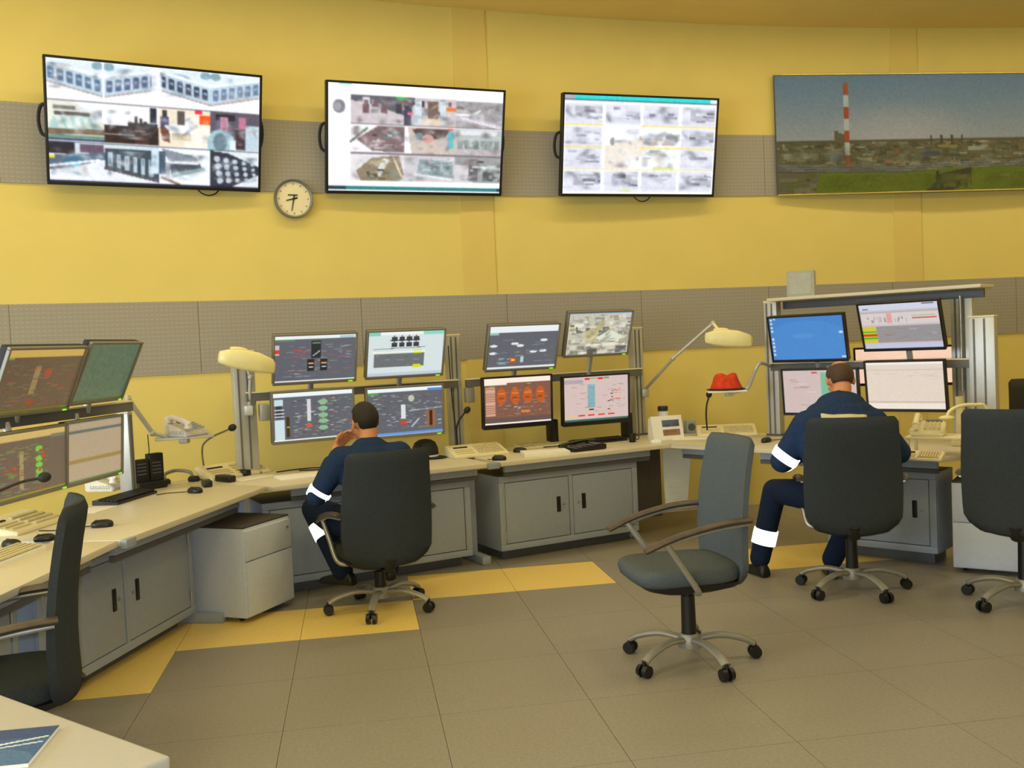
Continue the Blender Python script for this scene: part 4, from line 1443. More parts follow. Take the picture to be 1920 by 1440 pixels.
def chair(label, loc, deg, zs, fab=None, base_deg=0, lean=.10, group='swivel chairs', arms=True, hw=.262):
    fab = fab or M_FAB
    t = thing('office_chair', label, 'chair', loc, D(deg), group)
    so = superell(.25, .265, 4)
    bm = NB()
    loft(bm, [[Vector((x * k, .045 + y * k, zs + dz)) for x, y in so] for dz, k in ((-.075, .9), (-.06, .965), (-.03, 1), (-.01, .975), (.0, .92), (.004, .8), (.0, .4))])
    obj('seat', bm, fab, t, angle=60)
    bm = NB()
    loft(bm, [[Vector((x * k, .02 + y * k, zs + dz)) for x, y in so] for dz, k in ((-.145, .35), (-.13, .55), (-.10, .86), (-.072, .93))])
    obj('seat_pan', bm, M_BLACKM, t)
    # backrest: closed sections lofted upwards
    zb, zt = zs - .10, zs + .585
    rings = []
    lv = [0, .012, .035, .08, .14, .22, .35, .5, .65, .8, .9, .955, .985, 1]
    for q in lv:
        z = zb + (zt - zb) * q
        wv = hw + .016 * math.sin(PI * min(1, q * 1.15)) - (.012 * q)
        if q < .16:
            wv *= .62 + .38 * math.sin(PI / 2 * (q / .16)) ** .8
        if q > .94:
            wv *= 1 - .10 * ((q - .94) / .06) ** 2
        th = .062
        if q < .05: th *= .45 + .55 * q / .05
        if q > .95: th *= .4 + .6 * (1 - q) / .05
        yc = -.235 - lean * q - .03 * math.sin(PI * q * 1.0) * -1
        ring = []
        n = 9
        for i in range(n):
            u = -1 + 2 * i / (n - 1)
            ring.append(Vector((wv * u, yc + .045 * u * u + th / 2 * (1 - .55 * abs(u) ** 4), z)))
        for i in range(n):
            u = 1 - 2 * i / (n - 1)
            ring.append(Vector((wv * u, yc + .045 * u * u - th / 2 * (1 - .55 * abs(u) ** 4), z)))
        rings.append(ring)
    obj('backrest', loft(NB(), rings), fab, t, angle=60)
    bm = NB()
    tube(bm, spline([(0, -.02, zs - .12), (0, -.2, zs - .125), (0, -.26, zs - .05)]), .035, 10, .018)
    obj('back_bracket', bm, M_BLACKM, t)
    if arms:
        for s in (-1, 1):
            bm = NB()
            tube(bm, spline([(s * .285, .30, zs + .12), (s * .295, .16, zs + .172), (s * .298, .0, zs + .208), (s * .292, -.12, zs + .222), (s * .278, -.21, zs + .222)]),
                 .026, 10, .015)
            ar = obj('armrest', bm, M_ARMW, t)
            bm = NB()
            tube(bm, spline([(s * .288, .20, zs + .148), (s * .27, .12, zs + .03), (s * .245, .04, zs - .09), (s * .16, .02, zs - .115)]), .015, 10)
            tube(bm, spline([(s * .288, .20, zs + .144), (s * .296, .0, zs + .190), (s * .280, -.20, zs + .206)]), .009, 8)
            obj('arm_bracket', bm, M_CHROME, t)
    bm = NB()
    cone(bm, (0, 0, .25), (0, 0, zs - .12), .024); cone(bm, (0, 0, .09), (0, 0, zs - .17), .037, .033, 20)
    obj('gas_column', bm, M_BLACK, t)
    bm = NB()
    lathe(bm, [(.02, .07), (.055, .075), (.055, .12), (.042, .14), (.03, .142)])
    obj('hub', bm, M_BASE, t)
    for k in range(5):
        a = D(base_deg + 72 * k)
        dr = Vector((math.cos(a), math.sin(a), 0))
        bm = NB()
        tube(bm, spline([dr * .03 + Vector((0, 0, .112)), dr * .15 + Vector((0, 0, .122)), dr * .26 + Vector((0, 0, .098)), dr * .315 + Vector((0, 0, .07))]),
             .024, 10, .015)
        lg = obj('base_leg', bm, M_BASE, t)
        bm = NB()
        sd = Vector((-dr.y, dr.x, 0))
        c = dr * .318 + Vector((0, 0, .031))
        for s in (-1, 1):
            cone(bm, c + sd * s * .008, c + sd * s * .030, .031, .028, 18)
        cone(bm, c + Vector((0, 0, .0)), c + Vector((0, 0, .045)), .010)
        cs = obj('caster', bm, M_BLACK, lg)
    return t


chair('grey office chair under the operator who rests chin on hand', (-.85, 5.93, 0), 24, .405, base_deg=27)
chair('empty grey office chair turned sideways in the middle of the floor', (.80, 4.71, 0), 101, .495, M_FAB_LIT, base_deg=46, lean=.06)
chair('grey office chair of the balding man leaning forward', (1.99, 5.87, 0), -14, .485, base_deg=12)
chair('empty grey office chair in front of the drawer pedestal on the right', (2.80, 5.43, 0), -36, .525, base_deg=95)
chair('grey office chair seen edge on at the cream worktop', (-1.84, 3.42, 0), 112, .50, base_deg=20, lean=.06)
chair('black office chair standing alone by the far yellow wall', (4.22, 7.65, 0), 172, .52, M_FABB, base_deg=10)


# ------------------------------------------------------------------ people
def lerp(a, b, k): return a + (b - a) * k


def limb(bm, pts, rad):
    pts = [Vector(p) for p in pts]
    for i, p in enumerate(pts):
        ball(bm, p, rad[i], u=14, v=9)
        if i:
            cone(bm, pts[i - 1], p, rad[i - 1], rad[i], 14)


def add_remesh(o, vox, it):
    r = o.modifiers.new('remesh', 'REMESH')
    r.mode = 'VOXEL'
    r.voxel_size = vox
    r.use_smooth_shade = True
    s = o.modifiers.new('smooth', 'SMOOTH')
    s.factor = .5
    s.iterations = it


def hand_mesh(bm, wrist, f, n, side, curl=35, size=1.0):
    """palm and five fingers; f = finger direction, n = palm side, side = thumb side (+1/-1 along f x n)"""
    f = Vector(f).normalized()
    n = Vector(n)
    n = (n - f * n.dot(f)).normalized()
    s = f.cross(n)
    w = Vector(wrist)
    z = size
    for k in (-.026, -.009, .009, .026):
        cone(bm, w + s * k * .6 * z + f * .005, w + f * .085 * z + s * k * z, .014 * z, .012 * z, 10)
        ball(bm, w + f * .085 * z + s * k * z, .012 * z, u=10, v=7)
    for i, k in enumerate((-.030, -.010, .010, .030)):
        L = (.036, .044, .047, .042)[i] * z if side < 0 else (.042, .047, .044, .036)[i] * z
        if side > 0:
            k = -k
            L = (.042, .047, .044, .036)[i] * z
            k = (.030, .010, -.010, -.030)[i]
        p = w + f * .088 * z + s * k * z
        d = f.copy()
        for j, fr in enumerate((1, .66, .55)):
            ang = D(curl * (1 + .15 * j))
            d = (d * math.cos(ang) + n * math.sin(ang)).normalized() if j else (d * math.cos(ang * .6) + n * math.sin(ang * .6)).normalized()
            nn = n
            q = p + d * L * fr
            cone(bm, p, q, .0092 * z, .0085 * z, 9)
            ball(bm, q, .0085 * z, u=9, v=6)
            n2 = (n - d * n.dot(d))
            n = n2.normalized() if n2.length > .05 else n
            p = q
        n = Vector(s.cross(f))
    tb = w + f * .025 * z + s * side * .028 * z
    t1 = tb + (f * .62 + s * side * .62 + n * .35).normalized() * .04 * z
    t2 = t1 + (f * .85 + s * side * .15 + n * .45).normalized() * .032 * z
    limb(bm, [tb, t1, t2], [.014 * z, .0115 * z, .0095 * z])


def head_mesh(bm, hc, Rh):
    def P(v): return Vector(hc) + Rh @ Vector(v)
    ball(bm, P((0, -.012, .022)), (.076, .094, .093), Rh, 24, 16)
    ball(bm, P((0, .028, -.045)), (.060, .066, .078), Rh, 20, 14)
    ball(bm, P((0, .066, -.100)), (.026, .022, .022), Rh)
    ball(bm, P((0, .082, .03)), (.05, .014, .014), Rh)
    cone(bm, P((0, .082, .015)), P((0, .106, -.032)), .010, .016, 10)
    ball(bm, P((0, .104, -.034)), (.017, .014, .012), Rh)
    ball(bm, P((0, .088, -.066)), (.024, .012, .007), Rh)
    ball(bm, P((0, .086, -.078)), (.021, .012, .008), Rh)
    for s in (-1, 1):
        ball(bm, P((s * .042, .068, -.03)), (.022, .018, .02), Rh)
        e = Rh @ Matrix.Rotation(s * .35, 3, 'Z')
        ball(bm, P((s * .079, -.008, -.008)), (.010, .020, .032), e)


def person(label, loc, deg, J, hair_m, bald, name='person', bulk=1.0):
    t = thing(name, label, 'person', loc, D(deg), 'seated operators')
    V = {k: Vector(v) for k, v in J.items() if not isinstance(v, (float, int))}
    hc = V['head']
    Rh = (Matrix.Rotation(D(J.get('hyaw', 0)), 3, 'Z') @ Matrix.Rotation(D(J.get('hpitch', 0)), 3, 'X') @ Matrix.Rotation(D(J.get('hroll', 0)), 3, 'Y'))
    pel, ch, nb = V['pelvis'], V['chest'], V['neck']
    # --- body: one continuous surface
    bm = NB()
    head_mesh(bm, hc, Rh)
    limb(bm, [ch + Vector((0, 0, .05)), nb, hc + Rh @ Vector((0, -.03, -.06))], [.07, .058, .056])
    limb(bm, [pel, lerp(pel, ch, .5), ch], [.11, .08, .08])
    limb(bm, [V['shL'], ch, V['shR']], [.045, .07, .045])
    for s in 'LR':
        limb(bm, [V['sh' + s], V['el' + s], V['wr' + s]], [.045, .037, .026])
        limb(bm, [pel + Vector(((-.09 if s == 'L' else .09), 0, 0)), V['kn' + s], V['an' + s]], [.08, .052, .035])
        f = V['fd' + s]
        hand_mesh(bm, V['wr' + s], f, V['pn' + s], -1 if s == 'L' else 1, J.get('curl' + s, 30))
    b = obj('body', bm, M_SKIN, t)
    add_remesh(b, .0055, 3)
    for s in (-1, 1):
        bm = NB()
        ball(bm, hc + Rh @ Vector((s * .032, .079, .008)), .0125)
        obj('eye', bm, M_EYE, t)
    # --- hair
    bm = NB()
    bmesh.ops.create_uvsphere(bm, u_segments=40, v_segments=28, radius=1)
    kill = []
    for v in bm.verts:
        x, y, z = v.co.x * .083, v.co.y * .101, v.co.z * .100
        if bald:
            keep = (-.070 < z < .062 - .25 * max(0, y)) and y < .02 and not (z < -.03 and y > -.03)
        else:
            keep = (z > -.072 and y < -.035) or (z > -.03 and y < .005) or (z > .042 and y < .06) or z > .075
        if not keep:
            kill.append(v)
    bmesh.ops.delete(bm, geom=kill, context='VERTS')
    for v in bm.verts:
        v.co = hc + Rh @ Vector((v.co.x * .083, v.co.y * .101 - .013, v.co.z * .100 + .023))
    h = obj('hair', bm, hair_m, t)
    so = h.modifiers.new('solid', 'SOLIDIFY')
    so.thickness = .010
    so.offset = -1
    # --- jacket
    bm = NB()
    up = pel + Vector((0, 0, .02))
    ax = [(0, .175, .135), (.25, .172, .130), (.5, .182, .130), (.75, .200, .132), (1.0, .205, .118)]
    n = 12
    for i in range(n + 1):
        k = i / n
        c = lerp(up, ch, k) + Vector((0, -.035 * math.sin(PI * k) * J.get('hunch', .6), 0))
        j = min(int(k * 4), 3)
        f = k * 4 - j
        rx, ry = lerp(ax[j][1], ax[j + 1][1], f), lerp(ax[j][2], ax[j + 1][2], f)
        ball(bm, c, (rx * bulk, ry * bulk, .10), u=24, v=12)
    for k, rx, ry in ((.2, .205, .122), (.4, .19, .118), (.65, .16, .105), (.9, .115, .088)):
        ball(bm, lerp(ch, nb, k), (rx * bulk, ry * bulk, .075), u=24, v=12)
    tube(bm, [lerp(ch, nb, .85), nb + (hc - nb).normalized() * .035], [.082, .074], 20)
    for s in 'LR':
        e = lerp(V['el' + s], V['wr' + s], J.get('cuff' + s, .82))
        limb(bm, [ch + (V['sh' + s] - ch) * .5 + Vector((0, 0, .03)), V['sh' + s], lerp(V['sh' + s], V['el' + s], .5), V['el' + s], e], [.09 * bulk, .080 * bulk, .068 * bulk, .058 * bulk, .048 * bulk])
    j = obj('jacket', bm, M_NAVY, t)
    add_remesh(j, .011, 6)
    # --- trousers
    bm = NB()
    ball(bm, pel, (.185, .15, .12), u=24, v=12)
    for s in 'LR':
        hip = pel + Vector(((-.09 if s == 'L' else .09), .02, -.01))
        limb(bm, [hip, lerp(hip, V['kn' + s], .5), V['kn' + s], lerp(V['kn' + s], V['an' + s], .45), lerp(V['kn' + s], V['an' + s], .97)], [.105, .094, .078, .072, .066])
    j = obj('trousers', bm, M_NAVYD, t)
    add_remesh(j, .011, 5)
    # --- shoes
    for s in 'LR':
        an = V['an' + s]
        td = V['toe' + s].normalized()
        sd = Vector((td.y, -td.x, 0))
        bm = NB()
        z0 = J.get('sole' + s, 0.0)
        base = Vector((an.x, an.y, z0))
        rings = []
        for q, w, hgt in ((-.085, .028, .05), (-.07, .038, .085), (-.02, .042, .10), (.05, .043, .075), (.11, .048, .055), (.155, .044, .045), (.19, .026, .03)):
            c = base + td * q
            rings.append([c + sd * x * w + Vector((0, 0, z)) for x, z in ((-1, 0), (1, 0), (1.02, hgt * .45), (.7, hgt), (-.7, hgt), (-1.02, hgt * .45))])
        loft(bm, rings)
        o = obj('shoe', bm, M_SHOE, t)
        sm = o.modifiers.new('sub', 'SUBSURF')
        sm.levels = sm.render_levels = 2
    for (a, b2, k0, k1, r0, r1) in J_bands(J):
        p, q = V[a], V[b2]
        bm = NB()
        cone(bm, lerp(p, q, k0), lerp(p, q, k1), r0, r1, 28)
        obj('reflective_band', bm, M_RETRO, t, angle=60)
    return t


def J_bands(J):
    return J['_b'] if isinstance(J.get('_b'), list) else []


class JD(dict):
    def items(s):
        return [(k, v) for k, v in dict.items(s) if not k.startswith('_')]


m1 = JD(pelvis=(0, -.02, .50), chest=(0, .05, .84), neck=(0, .09, .99), head=(.0, .155, 1.135), hyaw=6.0, hpitch=-6.0, hroll=-4.0, hunch=.5,
        shL=(-.185, .07, .925), shR=(.185, .07, .925),
        elL=(-.335, .13, .70), wrL=(-.165, .235, .975), fdL=(.62, .35, .55), pnL=(.6, -.5, .2), curlL=38.0, cuffL=.70,
        elR=(.29, .16, .70), wrR=(.17, .42, .785), fdR=(-.3, .95, -.02), pnR=(0, 0, -1), curlR=18.0,
        knL=(-.27, .45, .585), anL=(-.16, .23, .20), knR=(.22, .44, .56), anR=(.13, .22, .19),
        toeL=(-.55, .8, 0), toeR=(.2, .95, 0), soleL=.125, soleR=.125)
m1['_b'] = [('elL', 'wrL', .02, .12, .066, .065), ('shL', 'elL', .80, .90, .073, .071), ('knL', 'anL', .22, .44, .0785, .0765)]
P1 = person('man in navy workwear with dark hair resting chin on his hand', (-.85, 5.93, 0), 26, m1, M_HAIR, False)

m2 = JD(pelvis=(-.03, -.02, .58), chest=(-.04, .10, .955), neck=(.0, .19, 1.135), head=(.014, .275, 1.255), hyaw=4.0, hpitch=-22.0, hunch=.9,
        shL=(-.215, .11, .985), shR=(.17, .14, .985),
        elL=(-.37, .14, .775), wrL=(-.20, .42, .80), fdL=(.45, .88, .0), pnL=(0, 0, -1), curlL=20.0,
        elR=(.34, .22, .80), wrR=(.18, .50, .81), fdR=(-.4, .9, 0), pnR=(0, 0, -1), curlR=20.0,
        knL=(-.39, .40, .55), anL=(-.50, .40, .10), knR=(.20, .46, .56), anR=(-.06, .35, .10),
        toeL=(-.4, .9, 0), toeR=(.0, 1, 0), soleL=0.0, soleR=0.0)
m2['_b'] = [('shL', 'elL', .76, .98, .088, .080), ('elL', 'wrL', .10, .28, .077, .073), ('knL', 'anL', .55, .76, .0785, .0775)]
P2 = person('balding man in navy workwear leaning towards a white table screen', (1.99, 5.87, 0), -8, m2, M_HAIR2, True, bulk=1.27)
# pale print across the shoulders of his jacket
bm = NB()
rows = []
for k in range(13):
    u = -1 + k / 6
    x = .15 * u - .01
    zc = 1.085 - .012 * u * u
    rows.append((x, zc))
back_y = -.06
lo = [Vector((x, back_y - .012 + .028 * (x / .15) ** 2, z - .024)) for x, z in rows]
hi = [Vector((x, back_y + .012 + .028 * (x / .15) ** 2, z + .024)) for x, z in rows]
for i in range(12):
    bm.faces.new([bm.verts.new(p) for p in (lo[i], lo[i + 1], hi[i + 1], hi[i])])
bmesh.ops.remove_doubles(bm, verts=bm.verts, dist=.0005)
em = obj('back_print', bm, mat('pale_print', (206, 196, 160), .8), P2)
sw = em.modifiers.new('wrap', 'SHRINKWRAP')
sw.target = [c for c in P2.children if c.name.startswith('jacket')][0]
sw.offset = .004
sw.wrap_mode = 'ABOVE_SURFACE'
sd_ = em.modifiers.new('solid', 'SOLIDIFY')
sd_.thickness = .003

# ------------------------------------------------------------------ things on the consoles
def atY(px, py, Y):
    d = ray(px, py)
    return Vector(CP + d * (Y / d[1]))


def desk_pt(px, py):
    p = G(px, py, ZT)
    return (p.x, p.y, ZT)


def keyboard(label, px, py, deg, m, mk, w=.44, d=.15, group='keyboards'):
    t = thing('keyboard', label, 'keyboard', desk_pt(px, py), D(deg), group)
    bm = NB()
    p = [(-d / 2, 0), (d / 2, 0), (d / 2, .028), (-d / 2, .016)]
    loft(bm, [[Vector((sx * w / 2, y, z)) for y, z in p] for sx in (-1, 1)])
    obj('body', bm, m, t)
    for r in range(5):
        bm = NB()
        y = -d / 2 + .022 + r * .024
        z = .018 + .012 * (y + d / 2) / d
        for k in range(15):
            box(bm, (-w / 2 + .022 + k * (w - .044) / 14, y, z + .004), ((w - .044) / 14 - .004, .019, .008))
        obj('key_row', bm, mk, t, smooth=False)
    return t


def mouse(label, px, py, deg, m=None, cable=None, group='computer mice', s=1.0):
    m = m or M_BLACK
    t = thing('computer_mouse', label, 'mouse', desk_pt(px, py), D(deg), group)
    bm = NB()
    so = superell(.031 * s, .055 * s, 2.6, 20)
    loft(bm, [[Vector((x * k, y * k - .006 * (1 - k), z * s)) for x, y in so] for z, k in ((0, .92), (.010, 1), (.022, .95), (.031, .78), (.036, .5), (.0375, .2))])
    obj('shell', bm, m, t, angle=70)
    bm = NB()
    cone(bm, (-.004, .028 * s, .030 * s), (.004, .028 * s, .030 * s), .009 * s)
    obj('wheel', bm, M_GREYD, t)
    if cable:
        bm = NB()
        pts = [Vector((0, .05 * s, .008))] + [Vector((x, y, .004)) for x, y in cable]
        tube(bm, spline(pts, 5), .0028, 6)
        obj('cable', bm, M_BLACKM, t)
    return t


def intercom(label, px, py, deg, w=.42, d=.24, h=.075, neck=None, group='cream intercom consoles', neck_m=None):
    loc = desk_pt(px, py)
    t = thing('intercom_console', label, 'intercom', loc, D(deg), group)
    bm = NB()
    p = [(-d / 2, 0), (d / 2, 0), (d / 2, h), (d / 2 - .03, h + .004), (-d / 2, .018)]
    loft(bm, [[Vector((sx * w / 2, y, z)) for y, z in p] for sx in (-1, 1)])
    bmesh.ops.bevel(bm, geom=list(bm.edges), offset=.005, segments=2, affect='EDGES')
    obj('housing', bm, M_CREAM, t)
    sl = math.atan2(h - .014, d - .03)
    R = Matrix.Rotation(sl, 3, 'X')

    def on(x, k):
        y = -d / 2 + k * (d - .03)
        return Vector((x, y, .018 + k * (h - .014)))
    for r in range(4):
        bm = NB()
        for k in range(8):
            box(bm, on(-w * .02 + k * w * .062, .18 + r * .18) + Vector((0, 0, .004)), (w * .05, .024, .009), .002, R, 1)
        obj('key_row', bm, M_CREAMD, t)
    bm = NB()
    box(bm, on(-w * .28, .72) + Vector((0, 0, .002)), (w * .26, .014, .006), 0, R)
    obj('slot', bm, M_BLACKM, t)
    for k in (.2, .36, .5):
        bm = NB()
        box(bm, on(-w * .27, k) + Vector((0, 0, .002)), (w * .34, .010, .005), 0, R)
        obj('label_strip', bm, M_CREAMD, t)
    if neck:
        gooseneck(t, [(Matrix.Rotation(-D(deg), 3, 'Z') @ (Vector(q) - Vector(loc))) for q in neck], neck_m)
    return t


def gooseneck(t, pts, m=None):
    bm = NB()
    tube(bm, spline(pts, 7), .0065, 8)
    obj('gooseneck', bm, m or M_BLACKM, t)
    bm = NB()
    d = (pts[-1] - pts[-2]).normalized()
    ball(bm, pts[-1] + d * .012, (.024, .024, .03), d.to_track_quat('Z', 'Y').to_matrix())
    obj('microphone_head', bm, M_BLACKM, t)


def telephone(label, loc, deg, m=None, group='telephones', handset_up=False, mk=None):
    m = m or M_CREAM
    t = thing('telephone', label, 'telephone', loc, D(deg), group)
    bm = NB()
    p = [(-.10, 0), (.10, 0), (.10, .085), (.07, .088), (-.10, .03)]
    loft(bm, [[Vector((sx * .10, y, z)) for y, z in p] for sx in (-1, 1)])
    bmesh.ops.bevel(bm, geom=list(bm.edges), offset=.008, segments=2, affect='EDGES')
    obj('base', bm, m, t)
    R = Matrix.Rotation(math.atan2(.055, .17), 3, 'X')
    for r in range(4):
        bm = NB()
        for k in range(4):
            y = -.075 + r * .028
            box(bm, (-.012 + k * .026, y, .045 + (y + .10) * .33), (.019, .018, .008), .002, R, 1)
        obj('key_row', bm, mk or M_CREAMD, t)
    bm = NB()
    box(bm, (.03, .06, .088), (.10, .03, .006), .002, R)
    obj('display', bm, M_GREYD, t)
    bm = NB()
    z0 = .0
    tube(bm, spline([(-.066, -.10, .075), (-.066, -.085, .085), (-.066, -.03, .105), (-.066, .04, .122), (-.066, .085, .118), (-.066, .105, .112)]), [.020] * 2 + [.020] * 24 if False else .019, 10)
    for y, z in ((-.085, .066), (.085, .100)):
        cone(bm, (-.066, y, z - .012), (-.066, y, z + .022), .026, .022, 16)
    obj('handset', bm, m, t)
    bm = NB()
    pts = [Vector((-.10 - .012 * math.cos(i * 1.4), -.09 + i * .004, .03 + .012 * math.sin(i * 1.4))) for i in range(40)]
    tube(bm, pts, .003, 5)
    obj('coiled_cord', bm, m, t)
    return t


def paper(label, px, py, deg, w, d, h=.004, m=None, name='paper_sheet', group=None, z=ZT, cat='paper'):
    p = G(px, py, z)
    bm = NB()
    box(bm, (0, 0, h / 2), (w, d, h), min(.002, h * .3))
    o = obj(name, bm, m or M_PAPER, None, loc=(p.x, p.y, z), rot=(0, 0, D(deg)))
    return tag(o, label, cat, group)


def loose_cable(label, pts, r=.0045):
    bm = NB()
    P = [Vector(p) for p in pts]
    c = P[0].copy()
    tube(bm, spline([p - c for p in P], 6), r, 6)
    o = obj('cable', bm, M_BLACKM, None, loc=c)
    return tag(o, label, 'cable', 'loose cables on the consoles')


# --- left console
intercom('cream intercom console beside the chair seen edge on', 38, 990, 84, .46, .27, .06,
         neck=[Vector(desk_pt(-52, 975)) + Vector((0, 0, .04)), atY(-46, 938, 4.42), atY(-10, 924, 4.46), atY(40, 904, 4.5), atY(78, 896, 4.52)])
keyboard('white keyboard at the near end of the cream worktop', 10, 1050, 86, M_WHITE, M_CREAMD, .42, .13)
mouse('shiny black mouse beside the white keyboard', 22, 1026, 60)
mouse('small black and grey mouse near the cream intercom', 84, 1014, 110, s=.9)
mouse('black mouse on bare worktop right of the chair seen edge on', 192, 988, 100, cable=[(.02, .12), (-.03, .2), (0, .3)])
keyboard('black keyboard below the pale beige striped screen', 236, 936, 81, M_BLACK, M_BLACKM, .45, .16)
paper('cream sheet under the end of the black keyboard', 178, 956, 78, .21, .15)
telephone('white telephone under the pale beige striped monitor', desk_pt(202, 918), 80, M_WHITE, mk=M_CREAMD)
# radio charger with two radios
t = thing('radio_charger', 'black two bay radio charger with upright radio', 'radio charger', desk_pt(280, 916), D(50))
bm = NB(); box(bm, (0, 0, .025), (.20, .12, .05), .01); obj('tray', bm, M_BLACK, t)
for sx, hh in ((-.052, .155), (.052, .185)):
    bm = NB(); box(bm, (sx, .01, .04 + hh / 2), (.098, .06, hh), .008); r_ = obj('radio', bm, M_BLACKM, t)
    for q in range(4):
        bm = NB(); box(bm, (sx - .004, -.022, .10 + q * .022), (.06, .006, .007)); obj('grille_bar', bm, M_GREYD, r_)
# headset
t = thing('headset', 'grey and black headset lying beside the radio charger', 'headset', desk_pt(336, 905), D(30))
bm = NB()
tube(bm, spline([(-.09, 0, .03), (-.08, .05, .06), (0, .09, .075), (.08, .05, .06), (.09, 0, .03)]), .012, 8); obj('headband', bm, M_SILV, t)
for s in (-1, 1):
    bm = NB(); lathe(bm, [(.01, 0), (.038, .004), (.04, .02), (.03, .035), (.01, .038)], (s * .095, -.01, 0)); obj('ear_cup', bm, M_BLACKM, t)
bm = NB(); tube(bm, spline([(.09, -.03, .02), (.14, -.05, .01), (.2, 0, .006), (.25, .02, .006), (.3, .01, .006)]), .004, 6); obj('cable', bm, M_BLACKM, t)
mouse('black mouse in front of the handheld radios', 366, 924, 60, cable=[(-.02, .1), (-.08, .16), (-.15, .17)])
for i, (lab, px, py, dg, ln) in enumerate((('black handheld radio lying flat beside the headset', 388, 912, 25, .13),
                                           ('larger black handheld radio lying between headset and intercom', 423, 903, 50, .17),
                                           ('black telephone receiver lying at the edge of the papers', 450, 892, 65, .16))):
    t = thing('handheld_radio', lab, 'radio', desk_pt(px, py), D(dg), 'handsets lying on the worktop')
    bm = NB(); box(bm, (0, 0, .022), (.058, ln, .044), .014, seg=3); obj('body', bm, M_BLACK, t)
    bm = NB(); cone(bm, (.018, ln / 2 - .01, .022), (.018, ln / 2 + .07, .022), .008, .006); obj('antenna', bm, M_BLACKM, t)
    bm = NB(); box(bm, (0, 0, .045), (.035, ln * .4, .004), .001); obj('keypad', bm, M_GREYD, t)
intercom('cream intercom console in the corner with gooseneck microphone', 438, 892, 52, .48, .21, .085,
         neck=[Vector(desk_pt(383, 889)) + Vector((0, 0, .05)), atY(379, 850, 6.60), atY(382, 832, 6.60), atY(400, 818, 6.58), atY(420, 809, 6.56), atY(433, 803, 6.54)], neck_m=M_SILV)
paper('white sheet in front of the corner intercom', 470, 896, 55, .30, .18)

# telephone on a swivelling arm tray
pl = SL.W(xl, .80, 1.20)
ty = 6.42
trc = atY(345, 817, ty)
t = thing('swivel_arm', 'grey swivel arm with tray holding the white telephone', 'support arm', pl + Vector((0, 0, .05)), 0)
bm = NB()
a0 = atY(240, 748, 6.18) - t.location
a1 = atY(286, 812, 6.30) - t.location
cone(bm, (0, 0, -.03), a0 + Vector((0, 0, .02)), .016, .016); tube(bm, [a0, a1], .016, 10)
ball(bm, a0, .022); ball(bm, a1, .022)
obj('arm', bm, M_POST, t)
bm = NB()
box(bm, trc - t.location + Vector((0, 0, -.008)), (.36, .22, .014), .005, Matrix.Rotation(D(20), 3, 'Z'))
tube(bm, [a1, a1 + (trc - t.location - a1) * .4 + Vector((0, 0, -.015))], .014)
obj('tray', bm, M_POST, t)
bm = NB()
box(bm, trc - t.location + Vector((0, 0, -.03)), (.06, .06, .04), .01); obj('swivel', bm, M_POST, t)
telephone('white telephone on the swivel arm tray before the yellow wall', trc + Vector((.02, 0, 0)), 62, mat('grey_white_plastic', (206, 202, 200), .4), mk=M_GREY)


# --- desk lamps
def lamp(label, base, knee, top, head, yaw, pitch, ln=.36):
    t = thing('desk_lamp', label, 'lamp', base, 0, 'cream desk lamps')
    b = Vector(base)
    bm = NB()
    k, tp, hd = Vector(knee) - b, Vector(top) - b, Vector(head) - b
    tube(bm, [(0, 0, 0), k], .014, 10)
    obj('lower_arm', bm, M_POST, t)
    bm = NB(); tube(bm, [k, tp], .013, 10); obj('upper_arm', bm, M_POST, t)
    for q, nm in ((k, 'elbow_joint'), (tp, 'top_joint')):
        bm = NB(); ball(bm, q, .021); obj(nm, bm, M_POST, t)
    bm = NB(); box(bm, (0, 0, -.03), (.06, .06, .07), .01); obj('clamp', bm, M_POST, t)
    R = Matrix.Rotation(yaw, 3, 'Z') @ Matrix.Rotation(pitch, 3, 'Y')
    bm = NB()
    rings = []
    for x, w, h0, h1 in ((-.5, .055, -.03, .016), (-.485, .07, -.045, .034), (-.3, .088, -.066, .056), (-.05, .092, -.078, .062), (.2, .09, -.082, .052), (.44, .08, -.082, .020), (.5, .06, -.078, -.004)):
        so = []
        for i in range(16):
            a = 2 * PI * i / 16
            c, s_ = math.cos(a), math.sin(a)
            so.append(Vector((x * ln, w * math.copysign(abs(c) ** .38, c), (h0 + h1) / 2 + (h1 - h0) / 2 * math.copysign(abs(s_) ** .42, s_))))
        rings.append([hd + R @ v for v in so])
    loft(bm, rings)
    hh = obj('lamp_head', bm, M_LAMPSH, t, angle=60)
    bm = NB(); tube(bm, [tp, hd + R @ Vector((-.08, 0, .06))], .012, 8); ball(bm, hd + R @ Vector((-.12 * 0 - .06, 0, .062)), (.06, .03, .014), R)
    obj('head_hinge', bm, M_LAMPSH, t)
    return t


pc = S2.W(xc, .72)
lamp('cream desk lamp reaching over towards the red hat', S2.W(xc + .04, .74, 1.13), atY(1262, 672, 8.12), atY(1337, 606, 7.95), atY(1366, 632, 7.85), D(-10), D(2), .37)
pa = S1.W(xa, .72)
lamp('cream desk lamp in front of the post beside the tower diagram screen', S1.W(xa + .02, .735, 1.22), S1.W(xa + .03, .70, 1.42), S1.W(xa - .02, .70, 1.60), atY(463, 673, 6.66), D(20), D(9), .37)

